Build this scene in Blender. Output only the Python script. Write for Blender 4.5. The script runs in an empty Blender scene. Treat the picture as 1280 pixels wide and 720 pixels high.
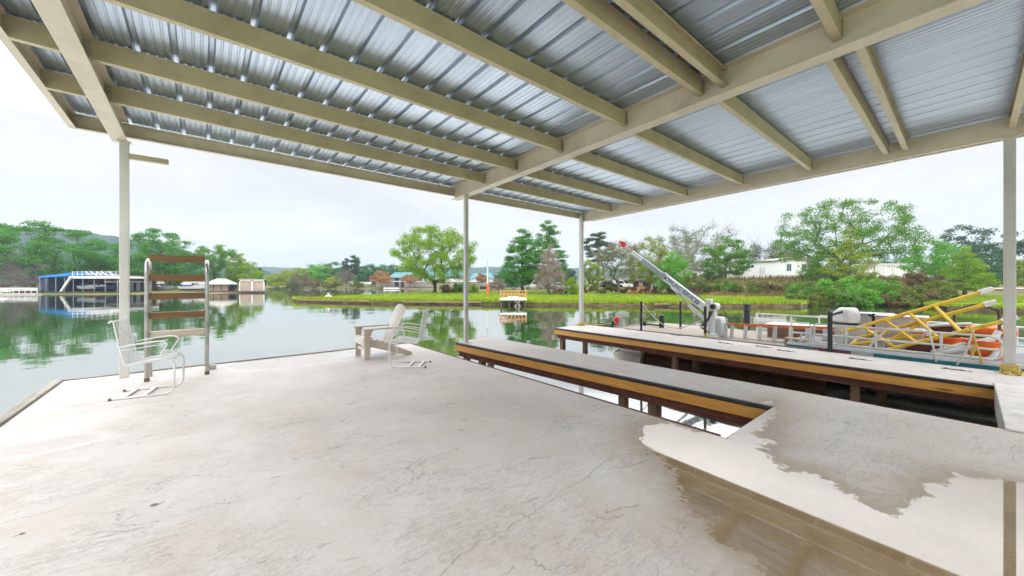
import bpy, bmesh, math, random
import numpy as np
from mathutils import Vector, Matrix
C = bpy.context.scene.collection
PI = math.pi
YAW = math.radians(39.48)
SA, CA = math.sin(YAW), math.cos(YAW)
FPX, HOR, EYE = 470.0, 352.0, 1.4      # focal length and horizon row of the photo (1280 wide), eye height
WATER = -0.75

# ---------------------------------------------------------------- placing
def cw(c, d, z=0.0):
    """camera-aligned plan coordinates (right, forward) -> world"""
    return Vector((CA*c + SA*d, -SA*c + CA*d, z))
def at(px, d, z=0.0):
    return cw((px-640)/FPX*d, d, z)
def onz(px, py, z=0.0):
    d = FPX*(EYE-z)/(py-HOR)
    return at(px, d, z)
def hz(py, d):
    return EYE-(py-HOR)/FPX*d
def onX(px, py, X):
    r = (px-640)/FPX
    d = X/(CA*r+SA)
    return at(px, d, hz(py, d))

# ---------------------------------------------------------------- materials
MATS = {}
def newmat(name):
    m = bpy.data.materials.new(name); m.use_nodes = True
    nt = m.node_tree
    for n in list(nt.nodes): nt.nodes.remove(n)
    out = nt.nodes.new('ShaderNodeOutputMaterial')
    return m, nt, out
def N(nt, t, **kw):
    n = nt.nodes.new(t)
    for k, v in kw.items():
        if k.startswith('i_'):
            key = k[2:].replace('_', ' ')
            n.inputs[key].default_value = v
        else: setattr(n, k, v)
    return n
def L(nt, a, b): nt.links.new(a, b)
def rgb(c): return (c[0], c[1], c[2], 1.0)
def ramp(nt, fac, stops):
    r = N(nt, 'ShaderNodeValToRGB')
    e = r.color_ramp.elements
    while len(e) < len(stops): e.new(0.5)
    for k, (p, c) in enumerate(stops):
        e[k].position = p
        e[k].color = rgb(c) if isinstance(c, (tuple, list)) else (c, c, c, 1)
    L(nt, fac, r.inputs['Fac']); return r.outputs['Color']
def math_(nt, op, a, b=None, c=None, clamp=False):
    n = N(nt, 'ShaderNodeMath', operation=op, use_clamp=clamp)
    for k, v in enumerate((a, b, c)):
        if v is None: continue
        if isinstance(v, (int, float)): n.inputs[k].default_value = v
        else: L(nt, v, n.inputs[k])
    return n.outputs[0]
def mix(nt, fac, a, b, mode='MIX'):
    n = N(nt, 'ShaderNodeMix', data_type='RGBA', blend_type=mode)
    for s, v in ((n.inputs[0], fac), (n.inputs[6], a), (n.inputs[7], b)):
        if isinstance(v, (int, float)): s.default_value = v
        elif isinstance(v, (tuple, list)): s.default_value = rgb(v)
        else: L(nt, v, s)
    return n.outputs[2]
def noise(nt, vec, scale, detail=4, rough=.55, dist=0.0):
    n = N(nt, 'ShaderNodeTexNoise'); n.inputs['Scale'].default_value = scale
    n.inputs['Detail'].default_value = detail; n.inputs['Roughness'].default_value = rough
    n.inputs['Distortion'].default_value = dist
    if vec is not None: L(nt, vec, n.inputs['Vector'])
    return n.outputs['Fac']
def mapped(nt, vec, scale=(1, 1, 1), rot=(0, 0, 0), loc=(0, 0, 0)):
    m = N(nt, 'ShaderNodeMapping'); L(nt, vec, m.inputs['Vector'])
    m.inputs['Scale'].default_value = scale; m.inputs['Rotation'].default_value = rot; m.inputs['Location'].default_value = loc
    return m.outputs['Vector']
def paint(name, col, rough=.5, metal=0.0, var=.12, scale=6.0, dirt=None, dirt_amt=.3, bump=.0, spec=.5, coat=0.0):
    """a painted / plain surface with slight uneven tone and dirt"""
    if name in MATS: return MATS[name]
    m, nt, out = newmat(name)
    b = N(nt, 'ShaderNodeBsdfPrincipled'); L(nt, b.outputs[0], out.inputs[0])
    tc = N(nt, 'ShaderNodeTexCoord').outputs['Object']
    n1 = noise(nt, tc, scale, 5, .6)
    lo = tuple(x*(1-var) for x in col); hi = tuple(min(1, x*(1+var)) for x in col)
    c = ramp(nt, n1, [(.3, lo), (.7, hi)])
    if dirt:
        n2 = noise(nt, tc, scale*.6, 8, .7, .4)
        f = ramp(nt, n2, [(.5, 0.0), (.72, dirt_amt)])
        c = mix(nt, f, c, dirt)
    L(nt, c, b.inputs['Base Color'])
    L(nt, math_(nt, 'ADD', math_(nt, 'MULTIPLY', n1, .2), rough-.1, clamp=True), b.inputs['Roughness'])
    b.inputs['Metallic'].default_value = metal
    b.inputs['Specular IOR Level'].default_value = spec
    if coat: b.inputs['Coat Weight'].default_value = coat
    if bump:
        bp = N(nt, 'ShaderNodeBump'); bp.inputs['Strength'].default_value = bump; bp.inputs['Distance'].default_value = .01
        L(nt, noise(nt, tc, scale*8, 4), bp.inputs['Height']); L(nt, bp.outputs[0], b.inputs['Normal'])
    MATS[name] = m; return m
def wood(name, col, dark, rough=.65, axis=1, scale=1.0, knots=0.0):
    if name in MATS: return MATS[name]
    m, nt, out = newmat(name)
    b = N(nt, 'ShaderNodeBsdfPrincipled'); L(nt, b.outputs[0], out.inputs[0])
    tc = N(nt, 'ShaderNodeTexCoord').outputs['Object']
    s = [14*scale]*3; s[axis] = .7*scale
    n1 = noise(nt, mapped(nt, tc, tuple(s)), 1.6, 6, .65, .6)
    s2 = [2*scale]*3; s2[axis] = .45*scale
    n2 = noise(nt, mapped(nt, tc, tuple(s2)), 1.0, 3, .5)
    c = ramp(nt, n1, [(.3, dark), (.62, col)])
    c = mix(nt, ramp(nt, n2, [(.35, 0.0), (.75, .45)]), c, tuple(x*.72 for x in col))
    if knots:
        v = N(nt, 'ShaderNodeTexVoronoi'); v.inputs['Scale'].default_value = 1.0
        sk = [5.0]*3; sk[axis] = 1.1
        L(nt, mapped(nt, tc, tuple(sk)), v.inputs['Vector'])
        c = mix(nt, ramp(nt, v.outputs['Distance'], [(.05, knots), (.13, 0.0)]), c, tuple(x*.3 for x in dark))
    L(nt, c, b.inputs['Base Color']); b.inputs['Roughness'].default_value = rough
    bp = N(nt, 'ShaderNodeBump'); bp.inputs['Strength'].default_value = .25; bp.inputs['Distance'].default_value = .006
    L(nt, n1, bp.inputs['Height']); L(nt, bp.outputs[0], b.inputs['Normal'])
    MATS[name] = m; return m
def leafmat(name, c1, c2, trans=.35, rough=.6):
    """leaves: each leaf island takes its own tone between two greens"""
    if name in MATS: return MATS[name]
    m, nt, out = newmat(name)
    g = N(nt, 'ShaderNodeNewGeometry')
    col = ramp(nt, g.outputs['Random Per Island'], [(0.0, c1), (1.0, c2)])
    tc = N(nt, 'ShaderNodeTexCoord').outputs['Object']
    nz = noise(nt, tc, .55, 2)
    col = mix(nt, ramp(nt, nz, [(.35, 0.0), (.65, .5)]), col, tuple(x*.62 for x in c1))
    d = N(nt, 'ShaderNodeBsdfPrincipled'); L(nt, col, d.inputs['Base Color'])
    d.inputs['Roughness'].default_value = rough; d.inputs['Specular IOR Level'].default_value = .25
    t = N(nt, 'ShaderNodeBsdfTranslucent'); L(nt, mix(nt, .5, col, (c2[0]*1.25, c2[1]*1.2, c2[2]*.7)), t.inputs['Color'])
    mx = N(nt, 'ShaderNodeMixShader'); mx.inputs[0].default_value = trans
    L(nt, d.outputs[0], mx.inputs[1]); L(nt, t.outputs[0], mx.inputs[2]); L(nt, mx.outputs[0], out.inputs[0])
    MATS[name] = m; return m

# ---------------------------------------------------------------- mesh builder
class MB:
    def __init__(s, o=(0, 0, 0)): s.v = []; s.f = []; s.o = Vector(o)
    def add(s, vs, fs):
        k = len(s.v); s.v += [tuple(Vector(p)-s.o) for p in vs]; s.f += [tuple(k+i for i in f) for f in fs]; return s
    def box(s, lo, hi):
        (x0, y0, z0), (x1, y1, z1) = lo, hi
        return s.add([(x0,y0,z0),(x1,y0,z0),(x1,y1,z0),(x0,y1,z0),(x0,y0,z1),(x1,y0,z1),(x1,y1,z1),(x0,y1,z1)],
              [(3,2,1,0),(4,5,6,7),(0,1,5,4),(1,2,6,5),(2,3,7,6),(3,0,4,7)])
    def cbox(s, c, sz):
        return s.box([c[i]-sz[i]/2 for i in range(3)], [c[i]+sz[i]/2 for i in range(3)])
    def bar(s, a, b, w, h, up=(0, 0, 1)):
        """box beam from a to b; w across, h along up"""
        a, b = Vector(a), Vector(b); t = (b-a).normalized(); u = Vector(up)
        side = t.cross(u)
        if side.length < 1e-4: side = t.cross(Vector((1, 0, 0)))
        side.normalize(); u = side.cross(t).normalized()
        vs = []
        for p in (a, b):
            for i, j in ((-1,-1),(1,-1),(1,1),(-1,1)): vs.append(p+side*(i*w/2)+u*(j*h/2))
        return s.add(vs, [(3,2,1,0),(4,5,6,7),(0,1,5,4),(1,2,6,5),(2,3,7,6),(3,0,4,7)])
    def tube(s, pts, r, n=8, cap=True, closed=False):
        pts = [Vector(p) for p in pts]; rs = r if isinstance(r, (list, tuple)) else [r]*len(pts)
        k = len(s.v); m = len(pts); ref = None
        vs = []
        for i, p in enumerate(pts):
            if closed: t = pts[(i+1) % m]-pts[i-1]
            else: t = pts[min(i+1, m-1)]-pts[max(i-1, 0)]
            t.normalize()
            if ref is None:
                ref = t.orthogonal().normalized()
            ref = (ref-t*ref.dot(t))
            if ref.length < 1e-5: ref = t.orthogonal()
            ref.normalize(); b = t.cross(ref)
            for j in range(n):
                a = 2*PI*j/n; vs.append(p+(ref*math.cos(a)+b*math.sin(a))*rs[i])
        fs = []
        for i in range(m if closed else m-1):
            i2 = (i+1) % m
            for j in range(n):
                j2 = (j+1) % n; fs.append((i*n+j, i*n+j2, i2*n+j2, i2*n+j))
        if cap and not closed:
            fs.append(tuple(range(n-1, -1, -1))); fs.append(tuple((m-1)*n+j for j in range(n)))
        return s.add(vs, fs)
    def prism(s, poly, z0, z1):
        n = len(poly)
        vs = [(x, y, z0) for x, y in poly]+[(x, y, z1) for x, y in poly]
        fs = [tuple(range(n-1, -1, -1)), tuple(range(n, 2*n))]+[(i, (i+1) % n, n+(i+1) % n, n+i) for i in range(n)]
        return s.add(vs, fs)
    def extr(s, prof, a, b, ex, ey):
        """profile [(u,v)] in axes ex,ey swept from a to b"""
        a, b, ex, ey = map(Vector, (a, b, ex, ey)); n = len(prof)
        vs = [a+ex*u+ey*v for u, v in prof]+[b+ex*u+ey*v for u, v in prof]
        fs = [tuple(range(n-1, -1, -1)), tuple(range(n, 2*n))]+[(i, (i+1) % n, n+(i+1) % n, n+i) for i in range(n)]
        return s.add(vs, fs)
    def lathe(s, c, prof, n=16, axis=(0, 0, 1)):
        c = Vector(c); ax = Vector(axis).normalized(); e1 = ax.orthogonal().normalized(); e2 = ax.cross(e1)
        vs = []; fs = []
        for r, h in prof:
            for j in range(n):
                a = 2*PI*j/n; vs.append(c+ax*h+(e1*math.cos(a)+e2*math.sin(a))*r)
        for i in range(len(prof)-1):
            for j in range(n): fs.append((i*n+j, i*n+(j+1) % n, (i+1)*n+(j+1) % n, (i+1)*n+j))
        fs.append(tuple(range(n-1, -1, -1))); fs.append(tuple((len(prof)-1)*n+j for j in range(n)))
        return s.add(vs, fs)
    def build(s, name, m, parent=None, smooth=False, bevel=0.0, loc=None):
        me = bpy.data.meshes.new(name); me.from_pydata(s.v, [], s.f); me.update()
        bm = bmesh.new(); bm.from_mesh(me); bmesh.ops.recalc_face_normals(bm, faces=bm.faces); bm.to_mesh(me); bm.free()
        me.materials.append(m)
        o = bpy.data.objects.new(name, me); C.objects.link(o)
        if parent is not None: o.parent = parent
        elif loc is not None: o.location = loc
        if smooth:
            me.polygons.foreach_set('use_smooth', [True]*len(me.polygons))
            me.set_sharp_from_angle(angle=math.radians(42))
        if bevel:
            bv = o.modifiers.new('bevel', 'BEVEL'); bv.width = bevel; bv.segments = 2; bv.limit_method = 'ANGLE'
        return o

def tag(o, label=None, cat=None, group=None, kind=None):
    if label: o['label'] = label
    if cat: o['category'] = cat
    if group: o['group'] = group
    if kind: o['kind'] = kind
    return o
def thing(name, label, cat, loc=(0, 0, 0), rz=0.0, group=None):
    o = bpy.data.objects.new(name, None); C.objects.link(o); o.empty_display_size = .2
    o.location = loc; o.rotation_euler = (0, 0, rz)
    return tag(o, label, cat, group)
def copy_thing(root, loc, rz, label, group=None):
    r = root.copy(); C.objects.link(r); r.location = loc; r.rotation_euler = (0, 0, rz); r['label'] = label
    if group: r['group'] = group
    for ch in [o for o in root.children]:
        c = ch.copy(); C.objects.link(c); c.parent = r
        for g in list(ch.children):
            d = g.copy(); C.objects.link(d); d.parent = c
    return r
def arc(c, r, a0, a1, n, ex, ey):
    c, ex, ey = Vector(c), Vector(ex), Vector(ey)
    return [c+ex*(r*math.cos(a0+(a1-a0)*i/n))+ey*(r*math.sin(a0+(a1-a0)*i/n)) for i in range(n+1)]
def smoothpath(pts, n=6):
    """Catmull-Rom through pts"""
    P = [Vector(p) for p in pts]; P = [P[0]*2-P[1]]+P+[P[-1]*2-P[-2]]; out = []
    for i in range(1, len(P)-2):
        for k in range(n):
            t = k/n; a, b, c, d = P[i-1:i+3]
            out.append(.5*((2*b)+(c-a)*t+(2*a-5*b+4*c-d)*t*t+(3*b-a-3*c+d)*t**3))
    out.append(P[-2]); return out
def quadmesh(name, V, m, parent=None, smooth=False):
    """V: (n,4,3) array of quads"""
    n = len(V); me = bpy.data.meshes.new(name)
    me.vertices.add(4*n); me.vertices.foreach_set('co', V.reshape(-1).astype(np.float32))
    me.loops.add(4*n); me.loops.foreach_set('vertex_index', np.arange(4*n, dtype=np.int32))
    me.polygons.add(n); me.polygons.foreach_set('loop_start', np.arange(0, 4*n, 4, dtype=np.int32))
    me.update(calc_edges=True); me.validate()
    me.materials.append(m)
    o = bpy.data.objects.new(name, me); C.objects.link(o)
    if parent is not None: o.parent = parent
    return o
def text_mesh(body, size, m, name, parent, matrix, extrude=.002):
    cu = bpy.data.curves.new(name, 'FONT'); cu.body = body; cu.size = size; cu.extrude = extrude; cu.offset = size*.022
    cu.align_x = 'CENTER'; cu.align_y = 'CENTER'
    t = bpy.data.objects.new('tmp', cu); C.objects.link(t)
    dg = bpy.context.evaluated_depsgraph_get(); me = bpy.data.meshes.new_from_object(t.evaluated_get(dg))
    bpy.data.objects.remove(t); me.materials.clear(); me.materials.append(m)
    me.transform(matrix)
    o = bpy.data.objects.new(name, me); C.objects.link(o); o.parent = parent
    return o
EXPOSURE, SUN_POWER, SKY_ZENITH, HAZE = 0.25, 0.9, 20.0, 0.0005
# ================================================================ camera, sky, sun
sc = bpy.context.scene
cam = bpy.data.objects.new('camera', bpy.data.cameras.new('camera')); C.objects.link(cam)
cam.location = (0, 0, EYE); cam.rotation_euler = (PI/2, 0, -YAW)
cam.data.sensor_width = 36; cam.data.lens = FPX/1280*36
cam.data.shift_y = -(360-HOR)/1280
cam.data.clip_start = .05; cam.data.clip_end = 20000
sc.camera = cam
sc.view_settings.view_transform = 'Standard'; sc.view_settings.look = 'None'
sc.view_settings.exposure = EXPOSURE; sc.view_settings.gamma = 1; sc.view_settings.use_curve_mapping = False
sc.cycles.use_denoising = True
sc.cycles.max_bounces = 10; sc.cycles.diffuse_bounces = 4; sc.cycles.glossy_bounces = 5; sc.cycles.transparent_max_bounces = 12
sc.cycles.sample_clamp_indirect = 8

w = bpy.data.worlds.new('World'); sc.world = w; w.use_nodes = True
nt = w.node_tree
for n in list(nt.nodes): nt.nodes.remove(n)
out = N(nt, 'ShaderNodeOutputWorld'); bg = N(nt, 'ShaderNodeBackground'); L(nt, bg.outputs[0], out.inputs[0])
bg.inputs['Strength'].default_value = .1
sky = N(nt, 'ShaderNodeTexSky', sky_type='NISHITA', sun_disc=False)
SUN_EL, SUN_AZ = math.radians(40), math.radians(215)      # azimuth clockwise from +Y: behind the camera, to its left
sky.sun_elevation = SUN_EL; sky.sun_rotation = SUN_AZ; sky.dust_density = 2.0
g = N(nt, 'ShaderNodeTexCoord').outputs['Generated']
sp = N(nt, 'ShaderNodeSeparateXYZ'); L(nt, g, sp.inputs[0])
zup = math_(nt, 'MAXIMUM', sp.outputs[2], 0.0)
# overcast: brighter towards the zenith; cloud deck seen in perspective
inv = math_(nt, 'DIVIDE', 1.0, math_(nt, 'ADD', zup, .16))
cx = N(nt, 'ShaderNodeCombineXYZ'); L(nt, math_(nt, 'MULTIPLY', sp.outputs[0], inv), cx.inputs[0]); L(nt, math_(nt, 'MULTIPLY', sp.outputs[1], inv), cx.inputs[1])
cl = noise(nt, mapped(nt, cx.outputs[0], (1, 1, 1), loc=(3.1, 1.7, 0)), .55, 6, .55, .3)
tone = ramp(nt, cl, [(.34, (6.8, 6.9, 7.25)), (.48, (7.9, 7.9, 8.1)), (.62, (8.9, 8.8, 8.75))])
z2 = math_(nt, 'MULTIPLY', math_(nt, 'MAXIMUM', math_(nt, 'SUBTRACT', zup, .265), 0.0), SKY_ZENITH)
grad = math_(nt, 'ADD', 1.0, math_(nt, 'MINIMUM', z2, 2.7))
vs = N(nt, 'ShaderNodeVectorMath', operation='SCALE'); L(nt, tone, vs.inputs[0]); L(nt, grad, vs.inputs['Scale'])
L(nt, mix(nt, .93, sky.outputs[0], vs.outputs[0]), bg.inputs['Color'])

sun = bpy.data.objects.new('sun', bpy.data.lights.new('sun', 'SUN')); C.objects.link(sun)
sun.data.energy = SUN_POWER; sun.data.angle = math.radians(50); sun.data.color = (1, .96, .9)
sd = Vector((math.sin(SUN_AZ)*math.cos(SUN_EL), math.cos(SUN_AZ)*math.cos(SUN_EL), math.sin(SUN_EL)))
sun.rotation_euler = sd.to_track_quat('Z', 'Y').to_euler(); sun.location = sd*40

# ================================================================ water
m, nt, out = newmat('lake_water')
pos = N(nt, 'ShaderNodeNewGeometry').outputs['Position']
dirt = noise(nt, mapped(nt, pos, (.05, .05, .05)), 1.0, 3)
dif = N(nt, 'ShaderNodeBsdfDiffuse'); L(nt, ramp(nt, dirt, [(.3, (.016, .036, .010)), (.7, (.03, .052, .014))]), dif.inputs['Color'])
gl = N(nt, 'ShaderNodeBsdfGlossy'); gl.inputs['Roughness'].default_value = .035; gl.inputs['Color'].default_value = (.99, 1, .98, 1)
fr = N(nt, 'ShaderNodeFresnel'); fr.inputs['IOR'].default_value = 5.0
h1 = noise(nt, mapped(nt, pos, (1, 1, 1)), 1.3, 3, .5)
h2 = noise(nt, mapped(nt, pos, (1, 1, 1), loc=(7, 3, 0)), .35, 2, .5)
patch = ramp(nt, noise(nt, mapped(nt, pos, (.06, .06, .06)), 1, 2), [(.4, .25), (.65, 1.0)])
hh = math_(nt, 'ADD', math_(nt, 'MULTIPLY', math_(nt, 'MULTIPLY', h1, patch), .55), math_(nt, 'MULTIPLY', h2, 1.1))
bp = N(nt, 'ShaderNodeBump'); bp.inputs['Strength'].default_value = 1.0; bp.inputs['Distance'].default_value = .012
L(nt, hh, bp.inputs['Height'])
for n_ in (gl, fr): L(nt, bp.outputs[0], n_.inputs['Normal'])
mx = N(nt, 'ShaderNodeMixShader'); L(nt, math_(nt, 'MULTIPLY_ADD', fr.outputs[0], .5, .5), mx.inputs[0]); L(nt, dif.outputs[0], mx.inputs[1]); L(nt, gl.outputs[0], mx.inputs[2])
L(nt, mx.outputs[0], out.inputs[0]); M_WATER = m
wm = MB()
wm.add([(-900, -700, WATER), (900, -700, WATER), (900, 1500, WATER), (-900, 1500, WATER)], [(0, 1, 2, 3)])
tag(wm.build('lake_water', M_WATER), kind='structure')

# ================================================================ ground sheet (lake bed, far shores, right-hand bank, out to the horizon)
def lerp_tab(x, tab):
    if x <= tab[0][0]: return tab[0][1]
    for (a, va), (b, vb) in zip(tab, tab[1:]):
        if x <= b: return va+(vb-va)*(x-a)/(b-a)
    return tab[-1][1]
SHORE = [(-400, 57), (0, 61), (250, 66), (325, 72), (333, 150), (343, 170), (350, 113), (470, 110), (545, 106), (575, 62), (700, 62), (880, 50), (1000, 40), (1010, 34.2), (1180, 33), (1195, 40), (1500, 44), (3000, 44)]
BANK = [(840, 0.0), (905, 1.0), (1165, 1.0), (1200, 0.0)]
def sstep(a, b, x):
    t = max(0, min(1, (x-a)/(b-a))); return t*t*(3-2*t)
def ground_z(c, d):
    r = math.hypot(c, d); az = math.atan2(c, d)
    if d < 3 or abs(az) > 1.40:
        # behind and beside the camera: the near shore
        return -2.2+1.85*sstep(14, 19, -(-SA*c+CA*d)) if abs(az) > 1.4 else -2.2
    px = 640+FPX*math.tan(az); px = max(-3000, min(5000, px))
    s = lerp_tab(px, SHORE)
    z = -2.2+1.62*sstep(s-3, s+.6, d)
    z += .5*sstep(s, s+22, d)
    z += lerp_tab(px, BANK)*2.1*sstep(41 if px > 1000 else 50, 55, d)*1.0
    z += .0035*max(0, d-140)
    z += .10*math.sin(c*.31+d*.17)*math.sin(d*.23)*sstep(s+2, s+10, d)
    return z
azs = [math.radians(a) for a in np.concatenate([np.arange(-180, -70, 5), np.arange(-70, 70, .5), np.arange(70, 180, 5)])]
rs = [0.5, 5, 12, 20, 26, 29, 31, 33, 34.5, 36, 38, 40, 42, 44, 46, 48, 50, 52, 54, 56, 58, 60, 62, 64, 66, 68, 72, 76, 80, 86, 92, 98, 104, 108, 112, 116, 124, 136, 150, 165, 180, 200, 240, 300, 400, 600, 900, 1300, 1750]
gm = MB(); n = len(azs)
vs_ = []
for r in rs:
    for a in azs:
        c_, d_ = r*math.sin(a), r*math.cos(a)
        if abs(a) < 1.3: d_ = r; c_ = r*math.tan(a) if abs(a) < 1.22 else r*math.tan(1.22)*(1+(abs(a)-1.22)*4)*(1 if a > 0 else -1)
        vs_.append(cw(c_, d_, ground_z(c_, d_)))
gm.add(vs_, [(i*n+j, i*n+(j+1) % n, (i+1)*n+(j+1) % n, (i+1)*n+j) for i in range(len(rs)-1) for j in range(n)])
m, nt, out = newmat('ground_soil')
b = N(nt, 'ShaderNodeBsdfPrincipled'); L(nt, b.outputs[0], out.inputs[0]); b.inputs['Roughness'].default_value = .9; b.inputs['Specular IOR Level'].default_value = .1
pos = N(nt, 'ShaderNodeNewGeometry').outputs['Position']
n1 = noise(nt, pos, .16, 6, .65); n2 = noise(nt, pos, 2.2, 4, .6)
c = ramp(nt, n1, [(.36, (.10, .14, .03)), (.5, (.16, .17, .05)), (.6, (.24, .15, .08)), (.7, (.30, .19, .11))])
c = mix(nt, ramp(nt, n2, [(.35, .45), (.7, 0.0)]), c, (.06, .075, .025))
L(nt, c, b.inputs['Base Color']); M_SOIL = m
tag(gm.build('ground', M_SOIL, smooth=True), kind='structure')

# hills across the lake
def hill(name, pts, d, depth, mat, seed):
    rnd = random.Random(seed); cols = []
    xs = np.linspace(pts[0][0], pts[-1][0], 320); hm = MB(); rows = 14
    ph = [rnd.uniform(0, 6) for _ in range(6)]
    vs_ = []
    for k in range(rows):
        t = k/(rows-1)
        for x in xs:
            top = hz(lerp_tab(x, pts), d)+1.2*math.sin(x*.06+ph[0])+.5*math.sin(x*.21+ph[1])+rnd.uniform(-.5, .5)
            prof = math.sin(min(1, t*1.25)*PI/2)**1.3 if t < .8 else 1-(t-.8)*1.5
            dd = d-depth+depth*t*1.25
            gul = 1-.05*(1+math.sin(x*.12+ph[3]+t*3))*math.sin(min(1, t*1.25)*PI)
            vs_.append(at(x, dd, -1+(top+1)*prof*gul))
    nn = len(xs)
    hm.add(vs_, [(i*nn+j, i*nn+j+1, (i+1)*nn+j+1, (i+1)*nn+j) for i in range(rows-1) for j in range(nn-1)])
    o = hm.build(name, mat, smooth=True); tag(o, kind='structure'); return o
m, nt, out = newmat('hill_woods')
b = N(nt, 'ShaderNodeBsdfPrincipled'); L(nt, b.outputs[0], out.inputs[0]); b.inputs['Roughness'].default_value = 1; b.inputs['Specular IOR Level'].default_value = 0
pos = N(nt, 'ShaderNodeNewGeometry').outputs['Position']
n1 = noise(nt, pos, .05, 8, .75)
c = ramp(nt, n1, [(.4, (.012, .04, .03)), (.6, (.03, .08, .035))]); L(nt, c, b.inputs['Base Color'])
bp = N(nt, 'ShaderNodeBump'); bp.inputs['Strength'].default_value = 1; bp.inputs['Distance'].default_value = 6
L(nt, noise(nt, pos, .12, 5, .7), bp.inputs['Height']); L(nt, bp.outputs[0], b.inputs['Normal'])
M_HILL = m
hill('hills', [(-500, 300), (-150, 284), (0, 285), (60, 286), (100, 290), (150, 297), (190, 303), (230, 313), (270, 322), (300, 330), (330, 338), (380, 352)], 560, 230, M_HILL, 3)
hill('hills', [(150, 345), (230, 336), (300, 333), (340, 334), (385, 335), (420, 337), (470, 336), (560, 334), (640, 334), (760, 336), (900, 335), (1100, 336), (1400, 338)], 1000, 320, M_HILL, 8)

# ================================================================ lawn on the spit and along the right-hand shore
front = [(367, 376.3), (372, 377.3), (400, 378.2), (440, 379.2), (480, 379.8), (530, 380.3), (580, 380.8), (640, 381.3), (700, 382), (760, 382.6), (830, 383.2), (900, 383.6), (955, 384), (1000, 384), (1012, 381.6), (1060, 381.8), (1120, 382), (1172, 382.5), (1184, 387), (1230, 388.5), (1290, 391), (1400, 396)]
fr_pts = [onz(px, py, WATER) for px, py in front]
back = [(1700, 62), (1300, 74), (1180, 72), (1010, 48), (900, 53), (800, 68), (700, 80), (600, 78), (560, 74), (520, 66), (480, 58), (440, 51), (405, 46), (378, 43)]
bk_pts = [at(px, d) for px, d in back]
rl = random.Random(5)
def densify(pts, step, jit):
    o = []
    for a, b in zip(pts, pts[1:]):
        k = max(1, int((b-a).length/step))
        for i in range(k):
            p = a.lerp(b, i/k); n_ = Vector((-(b-a).y, (b-a).x, 0)).normalized(); o.append(p+n_*rl.uniform(-jit, jit))
    o.append(pts[-1]); return o
outline = [(p.x, p.y) for p in densify(fr_pts, .7, .10)]+[(p.x, p.y) for p in densify(bk_pts, 3, .2)]
ZL = -.36
lm = MB(); n = len(outline)
ring0 = [(x, y, -1.4) for x, y in outline]; ring1 = [(x, y, ZL-.12+rl.uniform(-.03, .03)) for x, y in outline]
cen = (sum(p[0] for p in outline)/n, sum(p[1] for p in outline)/n)
lm.add(ring0+ring1, [(i, (i+1) % n, n+(i+1) % n, n+i) for i in range(n)])
m, nt, out = newmat('bank_earth')
b = N(nt, 'ShaderNodeBsdfPrincipled'); L(nt, b.outputs[0], out.inputs[0]); b.inputs['Roughness'].default_value = .85
pos = N(nt, 'ShaderNodeNewGeometry').outputs['Position']
c = ramp(nt, noise(nt, mapped(nt, pos, (1, 1, 4)), 1.1, 6, .65), [(.35, (.03, .025, .012)), (.5, (.09, .065, .025)), (.66, (.16, .12, .06))])
L(nt, c, b.inputs['Base Color']); M_EARTH = m
tag(lm.build('bank', M_EARTH), kind='structure')
lt = MB(); lt.add([(x, y, ZL-.12) for x, y in outline], [tuple(range(n))])
m, nt, out = newmat('lawn')
b = N(nt, 'ShaderNodeBsdfPrincipled'); L(nt, b.outputs[0], out.inputs[0]); b.inputs['Roughness'].default_value = .9; b.inputs['Specular IOR Level'].default_value = .1
pos = N(nt, 'ShaderNodeNewGeometry').outputs['Position']
c = ramp(nt, noise(nt, pos, .22, 7, .7), [(.33, (.10, .20, .012)), (.5, (.19, .31, .015)), (.68, (.30, .34, .04))])
c = mix(nt, ramp(nt, noise(nt, pos, 5, 4, .7), [(.35, .5), (.65, 0.0)]), c, (.10, .17, .012))
L(nt, c, b.inputs['Base Color']); M_LAWN = m
o = lt.build('lawn', M_LAWN); tag(o, kind='structure')
bm = bmesh.new(); bm.from_mesh(o.data); bmesh.ops.triangulate(bm, faces=bm.faces); bm.to_mesh(o.data); bm.free()

# grass blades over the lawn, taller along the water
def in_poly(P, poly):
    x, y = P[:, 0], P[:, 1]; ins = np.zeros(len(P), bool); k = len(poly)
    for i in range(k):
        x0, y0 = poly[i]; x1, y1 = poly[(i+1) % k]
        c_ = ((y0 > y) != (y1 > y)); t = (x1-x0)*(y-y0)/((y1-y0) if y1 != y0 else 1e-9)+x0
        ins ^= (c_ & (x < t))
    return ins
def blades(name, P, h, wd, mat, rng, parent=None):
    n_ = len(P); a = rng.uniform(0, 2*PI, n_); lean = rng.normal(0, .35, (n_, 2))
    H = h*rng.uniform(.5, 1.25, n_); W = wd*rng.uniform(.6, 1.3, n_)
    dx = np.stack([np.cos(a)*W, np.sin(a)*W, np.zeros(n_)], 1)
    tip = P+np.stack([lean[:, 0]*H, lean[:, 1]*H, H], 1)
    V = np.stack([P-dx, P+dx, tip+dx*.15, tip-dx*.15], 1)
    return quadmesh(name, V, mat, parent)
rng = np.random.default_rng(4)
M_GRASS = leafmat('grass_blades', (.12, .23, .010), (.36, .44, .03), .35, .7)
pp = []
fx = np.array([(p.x, p.y) for p in densify(fr_pts, .05, 0)])
k = rng.integers(0, len(fx), 16000)
inn = np.array([SA, CA])
e = fx[k]+inn*np.abs(rng.normal(0, .55, len(k)))[:, None]+rng.normal(0, .12, (len(k), 2))
pp.append(np.column_stack([e, np.full(len(e), ZL-.14)]))
cc = rng.uniform(370, 1500, 90000); dd = 33+rng.uniform(0, 1, 90000)**1.5*44
xy = np.array([[CA*(p-640)/FPX*d+SA*d, -SA*(p-640)/FPX*d+CA*d] for p, d in zip(cc, dd)])
ok = in_poly(xy, outline) & ~((cc > 1012) & (cc < 1172)); xy = xy[ok]
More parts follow.
